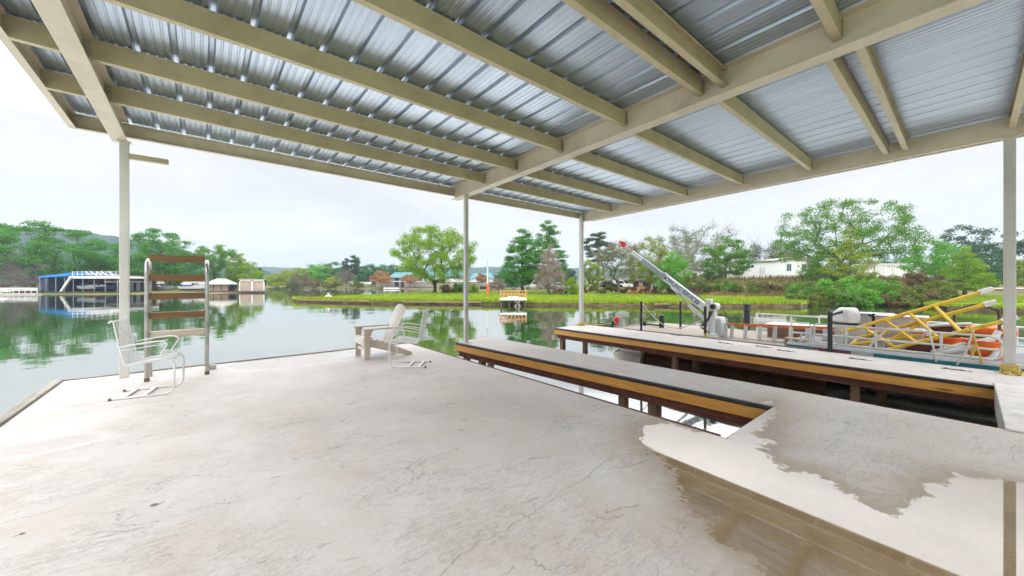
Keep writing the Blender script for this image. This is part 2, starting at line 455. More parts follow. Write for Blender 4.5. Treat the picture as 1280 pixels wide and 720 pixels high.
pp.append(np.column_stack([xy, np.full(len(xy), ZL-.14)]))
hh = np.concatenate([np.full(len(pp[0]), .26), np.full(len(pp[1]), .17)])
P = np.concatenate(pp)
tag(blades('grass', P, hh, .045, M_GRASS, rng), kind='stuff')

# near shore behind the dock (out of the photograph, so that nothing floats)
ns = MB(); ns.box((-40, -60, -1.5), (60, -6.5, -.05))
tag(ns.build('near_shore', M_LAWN), kind='structure')
# ================================================================ concrete deck with puddles
def sdpoly(P, poly):
    """signed distance, positive inside"""
    poly = np.array(poly); n = len(poly); D = np.full(len(P), 1e9)
    for i in range(n):
        a, b_ = poly[i], poly[(i+1) % n]; e = b_-a
        w_ = P-a; t = np.clip((w_@e)/(e@e), 0, 1)[:, None]
        D = np.minimum(D, np.linalg.norm(w_-e*t, axis=1))
    return np.where(in_poly(P, [tuple(p) for p in poly]), D, -D)
PUD = [(908, 548), (925, 520), (942, 505), (962, 500), (972, 520), (958, 534), (948, 546), (974, 549), (954, 562), (986, 590), (1016, 588), (1034, 602), (1062, 616), (1085, 632), (1105, 641), (1122, 643), (1132, 630), (1158, 606), (1190, 592), (1235, 597), (1290, 606), (1400, 625), (1500, 760), (1010, 760), (985, 735), (955, 712), (935, 696), (905, 680), (872, 655), (852, 622), (840, 592), (818, 570), (798, 548), (800, 530), (836, 527), (872, 538)]
LEFTW = [[(-60, 590), (0, 575), (45, 567), (95, 557), (150, 545), (120, 541), (60, 548), (0, 556), (-60, 570)],
         [(38, 514), (75, 512), (132, 504), (140, 499), (90, 502), (50, 508)]]
FRONTW = [[(262, 462), (300, 464), (350, 461), (420, 452), (448, 449), (500, 446), (520, 437), (470, 436), (380, 441), (300, 449)],
          [(735, 524), (752, 531), (778, 528), (783, 518), (765, 514), (742, 517)]]
def topoly(px): return [(onz(a, b, 0).x, onz(a, b, 0).y) for a, b in px]
puds = [topoly(PUD)]; lefts = [topoly(p) for p in LEFTW]; fronts = [topoly(p) for p in FRONTW]
def wetness(P):
    a = np.full(len(P), -3.0)
    for p in puds: a = np.maximum(a, sdpoly(P, p))
    damp = np.full(len(P), -3.0); sh = np.full(len(P), -3.0)
    for p in lefts: sh = np.maximum(sh, sdpoly(P, p))
    for p in fronts: damp = np.maximum(damp, sdpoly(P, p))
    return a, damp, sh
def concrete(name, tone):
    m, nt, out = newmat(name)
    pos = N(nt, 'ShaderNodeNewGeometry').outputs['Position']
    b = N(nt, 'ShaderNodeBsdfPrincipled'); L(nt, b.outputs[0], out.inputs[0])
    wet = N(nt, 'ShaderNodeAttribute', attribute_name='wet').outputs['Fac']
    damp = N(nt, 'ShaderNodeAttribute', attribute_name='damp').outputs['Fac']
    sheen = N(nt, 'ShaderNodeAttribute', attribute_name='sheen').outputs['Fac']
    big = noise(nt, pos, .45, 4, .55); mid = noise(nt, pos, 2.1, 6, .62, .3); fine = noise(nt, pos, 38, 5, .7)
    c = ramp(nt, big, [(.3, (.50, .47, .43)), (.5, (.615, .59, .56)), (.7, (.665, .65, .63))])
    c = mix(nt, ramp(nt, mid, [(.38, .55), (.6, 0.0)]), c, (.53, .465, .40))
    c = mix(nt, ramp(nt, fine, [(.3, .28), (.62, 0.0)]), c, (.42, .39, .36))
    # trowel marks: thin curved scratches, in two swirling directions
    def scratches(rot, sc_, lo, dist):
        s = noise(nt, mapped(nt, pos, (sc_, sc_*3.2, 1), rot=(0, 0, rot)), 1.0, 5, .72, dist)
        r_ = ramp(nt, s, [(lo, 0.0), (lo+.006, 1.0), (lo+.016, 0.0)]); return r_
    msk = ramp(nt, noise(nt, pos, 1.3, 4, .65), [(.46, 0.0), (.56, 1.0)])
    msk2 = ramp(nt, noise(nt, mapped(nt, pos, loc=(9, 4, 0)), 1.1, 4, .65), [(.46, 0.0), (.56, 1.0)])
    s1 = mix(nt, 1.0, mix(nt, 1.0, scratches(.9, 3.4, .53, 2.2), scratches(.4, 4.6, .57, 2.6), 'ADD'), msk, 'MULTIPLY'); s2 = mix(nt, 1.0, mix(nt, 1.0, scratches(.2, 3.0, .55, 2.6), scratches(1.3, 3.9, .6, 2.2), 'ADD'), msk2, 'MULTIPLY')
    c = mix(nt, math_(nt, 'MULTIPLY', s1, .75), c, (.24, .22, .20)); c = mix(nt, math_(nt, 'MULTIPLY', s2, .65), c, (.27, .25, .23))
    # short sharp gouges left by the trowel
    def gouges(sx, sy, rot, seed, mlo):
        q = mapped(nt, pos, (sx, sy, 1), rot=(0, 0, rot), loc=(seed, seed*.7, 0))
        nw = N(nt, 'ShaderNodeTexNoise'); nw.inputs['Scale'].default_value = 1.1; nw.inputs['Detail'].default_value = 5; nw.inputs['Roughness'].default_value = .65; L(nt, q, nw.inputs['Vector'])
        sm = N(nt, 'ShaderNodeVectorMath', operation='MULTIPLY_ADD'); L(nt, nw.outputs['Color'], sm.inputs[0]); sm.inputs[1].default_value = (.9, .9, 0); L(nt, q, sm.inputs[2])
        vv = N(nt, 'ShaderNodeTexVoronoi', feature='DISTANCE_TO_EDGE'); vv.inputs['Scale'].default_value = 1.0; L(nt, sm.outputs[0], vv.inputs['Vector'])
        ln = ramp(nt, vv.outputs['Distance'], [(0.0, 1.0), (.006, .7), (.015, 0.0)])
        mk = ramp(nt, noise(nt, mapped(nt, q, loc=(4, 9, 0)), .8, 4, .6), [(mlo, 0.0), (mlo+.06, 1.0)])
        return mix(nt, 1.0, ln, mk, 'MULTIPLY')
    g1 = gouges(1.7, 4.2, -.1, 2.0, .53); g2 = gouges(2.6, 5.5, .35, 11.0, .55); g3 = gouges(1.2, 2.2, .8, 23.0, .58)
    c = mix(nt, math_(nt, 'MULTIPLY', g1, .58), c, (.17, .155, .14)); c = mix(nt, math_(nt, 'MULTIPLY', g2, .5), c, (.2, .18, .165)); c = mix(nt, math_(nt, 'MULTIPLY', g3, .07), c, (.2, .18, .16))
    c = mix(nt, ramp(nt, noise(nt, mapped(nt, pos, loc=(31, 5, 0)), .9, 5, .6), [(.56, 0.0), (.74, .4)]), c, (.56, .42, .33))
    # one long crack across the slab
    k0, k1 = onz(505, 750, 0), onz(775, 566, 0); kd = (k1-k0); kl = kd.length; kd.normalize()
    dn = N(nt, 'ShaderNodeVectorMath', operation='DOT_PRODUCT'); L(nt, pos, dn.inputs[0]); dn.inputs[1].default_value = (-kd.y, kd.x, 0)
    off = math_(nt, 'SUBTRACT', dn.outputs['Value'], -kd.y*k0.x+kd.x*k0.y)
    wob = math_(nt, 'MULTIPLY', math_(nt, 'SUBTRACT', noise(nt, pos, 2.2, 6, .65), .5), .22)
    dk = N(nt, 'ShaderNodeVectorMath', operation='DOT_PRODUCT'); L(nt, pos, dk.inputs[0]); dk.inputs[1].default_value = tuple(kd)
    al = math_(nt, 'DIVIDE', math_(nt, 'SUBTRACT', dk.outputs['Value'], kd.x*k0.x+kd.y*k0.y), kl)
    inside = math_(nt, 'MULTIPLY', math_(nt, 'GREATER_THAN', al, -.3), math_(nt, 'LESS_THAN', al, .95))
    ck = math_(nt, 'MULTIPLY', ramp(nt, math_(nt, 'ABSOLUTE', math_(nt, 'ADD', off, wob)), [(0.0, 1.0), (.0018, .8), (.005, 0.0)]), inside)
    c = mix(nt, math_(nt, 'MULTIPLY', ck, math_(nt, 'ADD', .25, math_(nt, 'MULTIPLY', noise(nt, pos, 1.6, 3), 1.0), clamp=True)), c, (.24, .215, .19))
    # hairline cracks
    v = N(nt, 'ShaderNodeTexVoronoi', feature='DISTANCE_TO_EDGE'); v.inputs['Scale'].default_value = .33
    wp = N(nt, 'ShaderNodeVectorMath', operation='ADD'); nn_ = N(nt, 'ShaderNodeTexNoise'); nn_.inputs['Scale'].default_value = 1.4; nn_.inputs['Detail'].default_value = 6
    L(nt, pos, nn_.inputs['Vector']); L(nt, pos, wp.inputs[0]); L(nt, nn_.outputs['Color'], wp.inputs[1]); L(nt, wp.outputs[0], v.inputs['Vector'])
    cr = mix(nt, 1.0, ramp(nt, v.outputs['Distance'], [(.0, 1.0), (.0012, .7), (.0028, 0.0)]), ramp(nt, noise(nt, pos, .6, 3), [(.5, 0.0), (.6, 1.0)]), 'MULTIPLY')
    c = mix(nt, math_(nt, 'MULTIPLY', cr, .10), c, (.2, .18, .16))
    # water film: sharp ragged edge, a damp margin round it
    jag = noise(nt, mapped(nt, pos, (1, 1, 1)), 7.5, 9, .74, .6); jagb = noise(nt, pos, 1.6, 3, .6)
    wj = math_(nt, 'ADD', wet, math_(nt, 'ADD', math_(nt, 'MULTIPLY', math_(nt, 'SUBTRACT', jag, .5), .46), math_(nt, 'MULTIPLY', math_(nt, 'SUBTRACT', jagb, .5), .16)))
    film = ramp(nt, math_(nt, 'ADD', wj, .5), [(.50, 0.0), (.525, 1.0)])
    margin = ramp(nt, math_(nt, 'ADD', wj, .5), [(.06, 0.0), (.30, .30), (.49, 1.0)])
    dj = ramp(nt, math_(nt, 'ADD', math_(nt, 'ADD', damp, math_(nt, 'MULTIPLY', math_(nt, 'SUBTRACT', jagb, .5), .5)), .5), [(.42, 0.0), (.66, 1.0)])
    wetcol = mix(nt, ramp(nt, mid, [(.35, 0.0), (.65, 1.0)]), (.24, .165, .085), (.34, .25, .145))
    wetcol = mix(nt, ramp(nt, fine, [(.3, .35), (.6, 0.0)]), wetcol, (.16, .12, .08))
    c2 = mix(nt, math_(nt, 'MULTIPLY', margin, .72), c, (.33, .255, .175)); c2 = mix(nt, math_(nt, 'MULTIPLY', dj, .30), c2, (.45, .41, .37))
    c2 = mix(nt, film, c2, wetcol)
    c2 = mix(nt, 1.0, c2, (tone, tone, tone), 'MULTIPLY') if tone != 1 else c2
    L(nt, c2, b.inputs['Base Color'])
    sj = ramp(nt, math_(nt, 'ADD', math_(nt, 'ADD', sheen, math_(nt, 'MULTIPLY', math_(nt, 'SUBTRACT', jagb, .5), .3)), .5), [(.42, 0.0), (.56, 1.0)])
    rg = ramp(nt, mid, [(.3, .58), (.7, .80)])
    rg = mix(nt, dj, rg, (.16, .16, .16)); rg = mix(nt, sj, rg, (.05, .05, .05)); rg = mix(nt, film, rg, ramp(nt, jagb, [(.35, .012), (.7, .035)])); L(nt, rg, b.inputs['Roughness'])
    ior = N(nt, 'ShaderNodeMapRange'); L(nt, math_(nt, 'MAXIMUM', film, math_(nt, 'MULTIPLY', sj, .8)), ior.inputs[0]); ior.inputs[3].default_value = 1.45; ior.inputs[4].default_value = 2.05
    L(nt, ior.outputs[0], b.inputs['IOR'])
    bp = N(nt, 'ShaderNodeBump'); bp.inputs['Distance'].default_value = .004
    dry = math_(nt, 'SUBTRACT', 1.0, math_(nt, 'MAXIMUM', film, sj)); L(nt, math_(nt, 'MULTIPLY', dry, .55), bp.inputs['Strength'])
    L(nt, math_(nt, 'ADD', math_(nt, 'ADD', math_(nt, 'MULTIPLY', fine, .5), mid), math_(nt, 'MULTIPLY', math_(nt, 'ADD', s1, s2), -.4)), bp.inputs['Height'])
    L(nt, bp.outputs[0], b.inputs['Normal'])
    return m
M_DECK = concrete('deck_concrete', 1.0); M_PIER = concrete('pier_concrete', .93); M_PALE = concrete('pale_concrete', 1.04)
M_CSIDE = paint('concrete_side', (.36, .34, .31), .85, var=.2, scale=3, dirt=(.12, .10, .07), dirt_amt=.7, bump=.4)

def gridtop(mb_v, mb_f, corners, nx, ny, z=0.0):
    """bilinear grid between 4 corners (ccw)"""
    a, b_, c_, d_ = [np.array(p, float) for p in corners]; k = len(mb_v)
    for j in range(ny+1):
        for i in range(nx+1):
            u, v_ = i/nx, j/ny
            p = (1-u)*(1-v_)*a+u*(1-v_)*b_+u*v_*c_+(1-u)*v_*d_; mb_v.append((p[0], p[1], z))
    for j in range(ny):
        for i in range(nx):
            q = k+j*(nx+1)+i; mb_f.append((q, q+1, q+nx+2, q+nx+1))
def wetmesh(name, V, F, mat, parent=None):
    mb = MB(); mb.v = V; mb.f = F; o = mb.build(name, mat, parent)
    P = np.array(V)[:, :2]; a, d_, s_ = wetness(P)
    for nm, arr in (('wet', a), ('damp', d_), ('sheen', s_)):
        at_ = o.data.attributes.new(nm, 'FLOAT', 'POINT'); at_.data.foreach_set('value', arr.astype(np.float32))
    return o
XL, XS1, XP1, XS2, XP2, XR = -1.5, 3.62, 4.96, 5.87, 8.25, 9.62
YF, YS1, YS2, YB = 8.08, 1.385, -.22, -6.6
V, F = [], []
def rect(x0, y0, x1, y1, st): gridtop(V, F, [(x0, y0), (x1, y0), (x1, y1), (x0, y1)], max(1, int((x1-x0)/st)), max(1, int((y1-y0)/st)))
rect(XL, YS1, XS1, YF, .09); rect(XL, YS2, XS2, YS1, .09); rect(XL, YB, XR, YS2, .09)
tag(wetmesh('concrete_deck', V, F, M_DECK), kind='structure')
sk = MB()                       # the slab's edges and the supports under it
def skirt(pts, z0, z1):
    for a, b_ in zip(pts, pts[1:]): sk.add([(a[0], a[1], z0), (b_[0], b_[1], z0), (b_[0], b_[1], z1), (a[0], a[1], z1)], [(0, 1, 2, 3)])
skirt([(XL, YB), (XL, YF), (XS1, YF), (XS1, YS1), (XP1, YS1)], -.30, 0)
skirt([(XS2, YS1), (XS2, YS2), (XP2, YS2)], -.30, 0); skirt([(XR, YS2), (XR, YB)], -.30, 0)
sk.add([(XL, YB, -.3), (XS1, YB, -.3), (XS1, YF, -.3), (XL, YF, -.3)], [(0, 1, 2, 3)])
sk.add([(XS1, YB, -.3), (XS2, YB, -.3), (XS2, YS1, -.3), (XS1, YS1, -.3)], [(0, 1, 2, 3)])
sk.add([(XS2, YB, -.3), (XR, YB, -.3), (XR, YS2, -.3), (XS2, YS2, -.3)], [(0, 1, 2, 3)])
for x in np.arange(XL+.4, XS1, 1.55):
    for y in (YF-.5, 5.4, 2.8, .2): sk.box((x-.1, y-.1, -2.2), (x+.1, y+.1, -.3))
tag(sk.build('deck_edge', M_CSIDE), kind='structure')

M_TIMBER = wood('yellow_timber', (.66, .32, .06), (.45, .19, .035), .6, axis=1, scale=.8, knots=.8)
M_RUST = paint('rusty_steel', (.11, .035, .02), .75, var=.35, scale=5, dirt=(.22, .09, .045), dirt_amt=.7, bump=.3)
M_RUBBER = paint('black_rubber', (.018, .018, .020), .6, var=.3, scale=12, dirt=(.07, .065, .06), dirt_amt=.5)
M_PILE = paint('pile_rust', (.16, .09, .05), .8, var=.35, scale=4, dirt=(.05, .04, .02), dirt_amt=.8)
M_GREYWOOD = wood('weathered_plank', (.40, .35, .29), (.20, .165, .13), .8, axis=1, scale=1.0)

def pier(name, label, A, B, Cc, D, nx, ny, piles, endcap, top):
    """A near-left, B near-right, Cc far-right, D far-left corners; faces the slip with its left side"""
    t = thing(name, label, 'dock', (0, 0, 0))
    V, F = [], []; gridtop(V, F, [A, B, Cc, D], nx, ny); wetmesh('deck_top', V, F, top, t)
    A, B, Cc, D = [Vector((p[0], p[1], 0)) for p in (A, B, Cc, D)]
    core = MB(); loop = [A, B, Cc, D]
    for p, q in zip(loop, loop[1:]+loop[:1]): core.add([p+Vector((0, 0, -.06)), q+Vector((0, 0, -.06)), q, p], [(0, 1, 2, 3)])
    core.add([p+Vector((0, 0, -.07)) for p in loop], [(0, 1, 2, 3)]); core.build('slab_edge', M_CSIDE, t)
    def along(p, q, nrm, off, w_, z, h, nm, mat, bev=.0):
        mb = MB(); mb.bar(p+nrm*off+Vector((0, 0, z)), q+nrm*off+Vector((0, 0, z)), w_, h); return mb.build(nm, mat, t, bevel=bev)
    ln = (D-A).normalized(); nl = Vector((-ln.y, ln.x, 0)); fn = ln
    ex = .045 if endcap else 0
    along(A, D+ln*ex, nl, .028, .05, -.026, .050, 'rubber_edge', M_RUBBER, .012)
    along(A, D+ln*ex, nl, .022, .04, -.118, .132, 'fender_board', M_TIMBER, .004)
    along(A, D, nl, -.05, .05, -.237, .10, 'steel_beam', M_RUST)
    fl = MB(); 
    for zz in (-.188, -.288): fl.bar(A+Vector((0, 0, zz)), D+Vector((0, 0, zz)), .09, .012)
    fl.build('beam_flange', M_RUST, t)
    rn = (Cc-B).normalized(); nr = Vector((rn.y, -rn.x, 0))
    along(B, Cc, nr, .02, .036, -.11, .16, 'fender_board', M_GREYWOOD)
    along(B, Cc, nr, -.06, .05, -.237, .10, 'steel_beam', M_RUST)
    if endcap:
        e = (Cc-D).normalized(); ne = Vector((-e.y, e.x, 0))
        along(D-e*.05, Cc+e*.04, ne, .026, .045, -.026, .050, 'rubber_edge', M_RUBBER, .012)
        along(D-e*.04, Cc+e*.04, ne, .022, .04, -.118, .132, 'fender_board', M_TIMBER, .004)
    for x, y, s_ in piles:
        mb = MB(); mb.box((x-s_, y-s_, -2.3), (x+s_, y+s_, -.29)); mb.build('pile', M_PILE, t)
    return t
pier('finger_pier', 'narrow concrete finger pier with yellow timber side between the two boat slips', (XP1, YS1), (XS2, YS1), (5.60, 7.80), (4.55, 7.48), 10, 66,
     [(4.68, 7.3, .06), (4.72, 6.75, .06), (5.50, 7.5, .06), (4.98, 3.36, .055), (4.98, 2.85, .065), (5.65, 3.2, .06)], True, M_PIER)
pier('side_dock', 'long pale dock with yellow timber side next to the moored barge and pontoon boat', (XP2, YS2), (XR, YS2), (9.60, 8.0), (8.27, 7.92), 14, 86,
     [(8.36, 7.75, .06), (9.4, 7.75, .06), (8.42, 4.3, .055), (9.45, 4.3, .06), (8.42, 1.2, .055), (9.45, 1.0, .06)], True, M_PALE)
# pale cap board along the inner end of the second slip, and timber edging round the main deck
M_CAP = paint('pale_cap', (.66, .64, .61), .7, var=.12, scale=7, dirt=(.22, .18, .14), dirt_amt=.6, bump=.3)
cp = MB((0, 0, 0)); cp.box((XS2-.02, YS2-.27, .002), (XP2+.13, YS2-.002, .022)); tag(cp.build('cap_board', M_CAP, bevel=.006), 'pale cap board along the inner end of the dark boat slip', 'cap board')
M_EDGEW = wood('edge_timber', (.42, .39, .33), (.16, .14, .11), .8, axis=1)
eb = MB(); eb.box((XL-.10, YB, -.14), (XL-.012, YF+.02, .028)); tag(eb.build('edge_board', M_EDGEW, bevel=.005), 'weathered timber edge board down the left side of the concrete deck', 'edge board')
M_EDGEX = wood('edge_timber_cross', (.34, .31, .27), (.08, .07, .06), .8, axis=0)
eb = MB(); eb.box((XL-.10, YF+.022, -.16), (XS1, YF+.09, .016)); tag(eb.build('edge_board', M_EDGEX, bevel=.005), 'dark edge board along the front of the concrete deck over the lake', 'edge board')
eb = MB(); eb.box((XS1+.004, YS1+.05, -.10), (XS1+.03, YF, .006)); tag(eb.build('edge_angle', M_RUST), 'rusty steel angle along the deck edge of the narrow bright slip', 'edge angle')

# ================================================================ the canopy over the deck
M_STEEL = paint('tan_steel', (.55, .49, .37), .5, var=.07, scale=2.5, dirt=(.28, .17, .09), dirt_amt=.4)
M_CLIP = paint('zinc_clip', (.34, .32, .27), .5, metal=.3, var=.2, scale=8, dirt=(.22, .10, .05), dirt_amt=.7)
M_STEELR = paint('tan_purlin', (.46, .395, .25), .5, var=.10, scale=2.5, dirt=(.20, .155, .06), dirt_amt=.35)
M_POST = paint('post_paint', (.52, .51, .47), .45, var=.06, scale=2.5, dirt=(.33, .30, .24), dirt_amt=.4)
m, nt, out = newmat('roof_sheet')
b = N(nt, 'ShaderNodeBsdfPrincipled'); L(nt, b.outputs[0], out.inputs[0])
pos = N(nt, 'ShaderNodeNewGeometry').outputs['Position']
c = ramp(nt, noise(nt, mapped(nt, pos, (6, .5, 1)), 1, 5, .6), [(.3, (.38, .44, .51)), (.7, (.47, .53, .60))])
c = mix(nt, ramp(nt, noise(nt, pos, 1.3, 6, .7), [(.58, 0.0), (.8, .25)]), c, (.42, .40, .36))
L(nt, c, b.inputs['Base Color']); b.inputs['Metallic'].default_value = .92
b.inputs['Roughness'].default_value = .36
M_SHEET = m
def zg(x, y): return 3.70-.033*y-.012*x
G1, G2, G3 = -.93, 4.75, 9.46
YFAS, YREAR, XLEFT, XRIGHT = 8.02, -3.3, -1.44, 10.1
DEP = .34
roof = thing('dock_canopy', 'tan steel boat dock canopy with ribbed metal roof over the deck', 'canopy', (0, 0, 0))
def girder(x, w_, y0, y1):
    mb = MB(); a = lambda y, dz: Vector((x, y, zg(x, y)+dz))
    mb.bar(a(y0, .007), a(y1, .007), w_, .014); mb.bar(a(y0, DEP-.02), a(y1, DEP-.02), w_, .014); mb.bar(a(y0, DEP/2-.006), a(y1, DEP/2-.006), .012, DEP-.042)
    mb.build('girder', M_STEEL, roof)
girder(G1, .17, YREAR+.1, YFAS-.06); girder(G2, .19, YREAR+.1, YFAS-.06)
def purlin(x0, x1, y, flip=1):
    """C section: web towards the camera side, flanges away from it"""
    mb = MB(); h = .205
    def P(x, dy, dz): return Vector((x, y+dy*flip, zg(x, y)+DEP-.03-h+dz))
    mb.bar(P(x0, 0, h/2), P(x1, 0, h/2), .005, h)
    for dz in (.003, h-.003): mb.bar(P(x0, .034, dz), P(x1, .034, dz), .066, .005)
    for dz in (.012, h-.012): mb.bar(P(x0, .066, dz), P(x1, .066, dz), .004, .022)
    po = mb.build('purlin', M_STEELR, roof)
    if x1-x0 > 2 and y > -1:
        for xe, s_ in ((x0, 1), (x1, -1)):
            cb = MB(); ca = P(xe+s_*.035, -.0055*flip, h/2); cb.box(tuple(ca-Vector((.03, .0028, .075))), tuple(ca+Vector((.03, .0028, .075))))
            for zz in (-.045, .045): cb.lathe(ca+Vector((0, -.003*flip, zz)), [(.012, 0), (.012, .007), (.008, .009)], 6, (0, -flip, 0))
            cb.build('clip_plate', M_CLIP, po)
LP_ = [(6.65, 1), (5.58, 1), (4.38, 1), (3.13, 1), (2.06, 1), (1.86, -1), (.77, 1), (-.5, 1), (-1.75, 1), (-3.0, 1)]
RP_ = [(6.75, 1), (5.72, 1), (4.48, 1), (3.22, 1), (1.98, 1), (.90, 1), (.72, -1), (-.45, 1), (-1.75, 1), (-3.0, 1)]
for y, f in LP_:
    purlin(G1+.01, G2-.012, y, f); purlin(XLEFT+.03, G1-.012, y, f)
for y, f in RP_:
    purlin(G2+.012, G3-.05, y, f); purlin(G3+.07, XRIGHT-.03, y, f)
def fascia(name, a, b_, h, inn, mat):
    mb = MB(); a = Vector(a); b_ = Vector(b_); inn = Vector(inn); up = Vector((0, 0, 1))
    mb.bar(a+up*h/2, b_+up*h/2, .006, h); mb.bar(a+inn*.035+up*.003, b_+inn*.035+up*.003, .07, .006); mb.bar(a+inn*.035+up*(h-.003), b_+inn*.035+up*(h-.003), .07, .006)
    mb.build(name, mat, roof)
def zf(x, y): return zg(x, y)+DEP-.235
for y, s_ in ((YFAS, -1), (YREAR, 1)):
    for x0, x1 in ((XLEFT, XRIGHT),): fascia('eave_channel', (x0, y, zf(x0, y)), (x1, y, zf(x1, y)), .2, (0, s_, 0), M_STEEL)
fascia('eave_channel', (XLEFT, YREAR, zf(XLEFT, YREAR)), (XLEFT, YFAS, zf(XLEFT, YFAS)), .2, (1, 0, 0), M_STEEL)
# deep channel carried by the right-hand posts, open end of the roof a little beyond it
mb = MB(); x = G3
mb.bar((x, YREAR+.1, zg(x, YREAR)+.15), (x, YFAS, zg(x, YFAS)+.15), .012, .30); mb.bar((x+.04, YREAR+.1, zg(x, YREAR)+.005), (x+.04, YFAS, zg(x, YFAS)+.005), .09, .010)
mb.build('girder', M_STEEL, roof)
fascia('eave_channel', (XRIGHT, YREAR, zf(XRIGHT, YREAR)), (XRIGHT, YFAS, zf(XRIGHT, YFAS)), .2, (-1, 0, 0), M_STEEL)
# ribbed sheet, ribs running up and down the slope
prof = [(0, 0), (.016, .036), (.050, .036), (.066, 0), (.105, 0), (.111, .005), (.123, .005), (.129, 0), (.175, 0), (.181, .005), (.193, .005), (.199, 0), (.245, 0), (.251, .005), (.263, .005), (.269, 0)]
PER = .305
pts = []; x = XLEFT-.04
while x < XRIGHT+.04:
    for u, v_ in prof: pts.append((x+u, v_))
    x += PER
mb = MB(); ys = [YREAR-.06, 0, 2, 4, 6, YFAS+.07]
vs_ = [Vector((px_, y, zg(px_, y)+DEP-.012+h)) for y in ys for px_, h in pts]; n = len(pts)
mb.add(vs_, [(j*n+i, j*n+i+1, (j+1)*n+i+1, (j+1)*n+i) for j in range(len(ys)-1) for i in range(n-1)])
o = mb.build('roof_panel', M_SHEET, roof)
# posts
def post(x, y, s_, z0, z1, foot=True):
    mb = MB(); mb.box((x-s_, y-s_, z0), (x+s_, y+s_, z1)); p = mb.build('post', M_POST, roof, bevel=.008)
    if foot:
        f = MB(); f.box((x-s_-.05, y-s_-.05, z0), (x+s_+.05, y+s_+.05, z0+.012)); f.build('base_plate', M_POST, p)
    c_ = MB(); c_.box((x-s_-.02, y-s_-.02, z1-.012), (x+s_+.02, y+s_+.02, z1-.001)); c_.build('cap_plate', M_STEEL, p)
    return p
post(-.88, 7.86, .050, 0, zg(G1, 7.86), False); post(4.69, 7.36, .043, 0, zg(G2, 7.36)); post(9.39, 7.90, .055, 0, zg(G3, 7.86)+.20); post(9.515, -.40, .058, 0, zg(G3, -.4)-.001, False)
mb = MB(); mb.bar((-.83, 7.86, zg(-.7, 7.86)-.205), (-.40, 7.86, zg(-.4, 7.86)-.205), .08, .075); mb.build('bracket_arm', M_STEELR, roof, bevel=.004)
# ================================================================ trees and shrubs
def bark(name, col): return paint(name, col, .9, var=.35, scale=2.0, dirt=tuple(x*.4 for x in col), dirt_amt=.6, bump=.6)
BARK_D = bark('bark_dark', (.055, .042, .032)); BARK_M = bark('bark_brown', (.13, .10, .075)); BARK_G = bark('bark_grey', (.24, .215, .19))
PROF = {
 'round': lambda t: math.sqrt(max(0, 1-(2*t-.95)**2*.98)),
 'cone': lambda t: max(.05, (1-t)**.75)*min(1, .55+t*3),
 'dome': lambda t: math.sqrt(max(0, 1-t**2.3))*min(1, .72+t*1.3),
 'vase': lambda t: min(1, .25+t*1.25)*math.sqrt(max(0, 1-(max(0, t-.55)/.45)**2)*.98+.02),
 'egg': lambda t: math.sqrt(max(.004, 1-t))*min(1, .68+1.6*t),
 'column': lambda t: min(1, .6+t*2)*math.sqrt(max(0.02, 1-t**3)),
}
def skeleton(rng, H, W, prof, cb, ncl, fork, lean, droop):
    """cluster centres in the crown, limbs joining each to the growing tree"""
    pr = PROF[prof]; cl = []; tries = 0
    mind = W*.95/ncl**.42
    while len(cl) < ncl and tries < 6000:
        tries += 1
        t = rng.uniform(0, 1); rr = pr(t)*W/2
        if rr < W*.02: continue
        r = rr*rng.uniform(0, 1)**.42; a = rng.uniform(0, 2*PI)
        p = np.array([r*math.cos(a)*rng.uniform(.85, 1.12), r*math.sin(a), H*(cb+(1-cb)*t)*rng.uniform(.97, 1.02)])
        if rng.uniform() > rr/(W/2)+.25: continue
        if cl and min(np.linalg.norm((p-q)*np.array([1, 1, 1.4])) for q in cl) < mind*(1-.0001*tries): continue
        cl.append(p)
    nodes = []; par = []
    hf = H*fork; k = 5
    for i in range(k+1):
        f = i/k; nodes.append(np.array([lean*hf*f*f+.05*W*math.sin(f*4)*.1, .02*W*math.sin(f*3), hf*f])); par.append(i-1)
    if prof in ('cone', 'column', 'egg'):
        for i in range(1, 7):
            nodes.append(np.array([lean*hf, 0, hf+(H*.97-hf)*i/6])); par.append(len(nodes)-2)
    cl.sort(key=lambda p: np.linalg.norm(p-nodes[k]))
    ends = []
    for p in cl:
        best, bi = 1e9, 0
        for i in range(3, len(nodes)):
            q = nodes[i]; d = p-q; dist = np.linalg.norm(d)
            if d[2] < -.15*dist: dist *= 1.7
            if prof in ('cone', 'column', 'egg') and d[2] > .5*dist: dist *= 1.35
            if dist < best: best, bi = dist, i
        q = nodes[bi]; last = bi; ns = max(2, int(best/(W*.09)))
        ns = min(ns, 5); up = np.array([0, 0, 1.0])
        for s in range(1, ns+1):
            f = s/ns; x = q+(p-q)*f+rng.normal(0, W*.012, 3)*(1 if s < ns else 0)+up*(math.sin(f*PI)*best*(-.08 if droop else .10))
            nodes.append(x); par.append(last); last = len(nodes)-1
        ends.append(last)
    return np.array(cl), nodes, par, ends
def limbs_mesh(nodes, par, ends, r0, rmin):
    n = len(nodes); cnt = [0]*n
    for e in ends: cnt[e] += 1
    for i in range(n-1, 0, -1):
        if par[i] >= 0: cnt[par[i]] += max(cnt[i], 0)
    tot = max(1, cnt[0])
    rad = [max(rmin, r0*(max(c, .6)/tot)**.5) for c in cnt]
    mb = MB()
    mb.tube([tuple(nodes[0]+np.array([0, 0, -.4])), tuple(nodes[0]), tuple(nodes[0]+(nodes[1]-nodes[0])*.35)], [r0*1.7, r0*1.5, r0*1.12], 8)
    for i in range(1, n):
        p = par[i]
        if p < 0: continue
        mb.tube([tuple(nodes[p]), tuple(nodes[i])], [rad[p] if cnt[p] < cnt[i]*2.6 else rad[i]*1.2, rad[i]], 6 if rad[i] > .05 else 4, cap=False)
    return mb
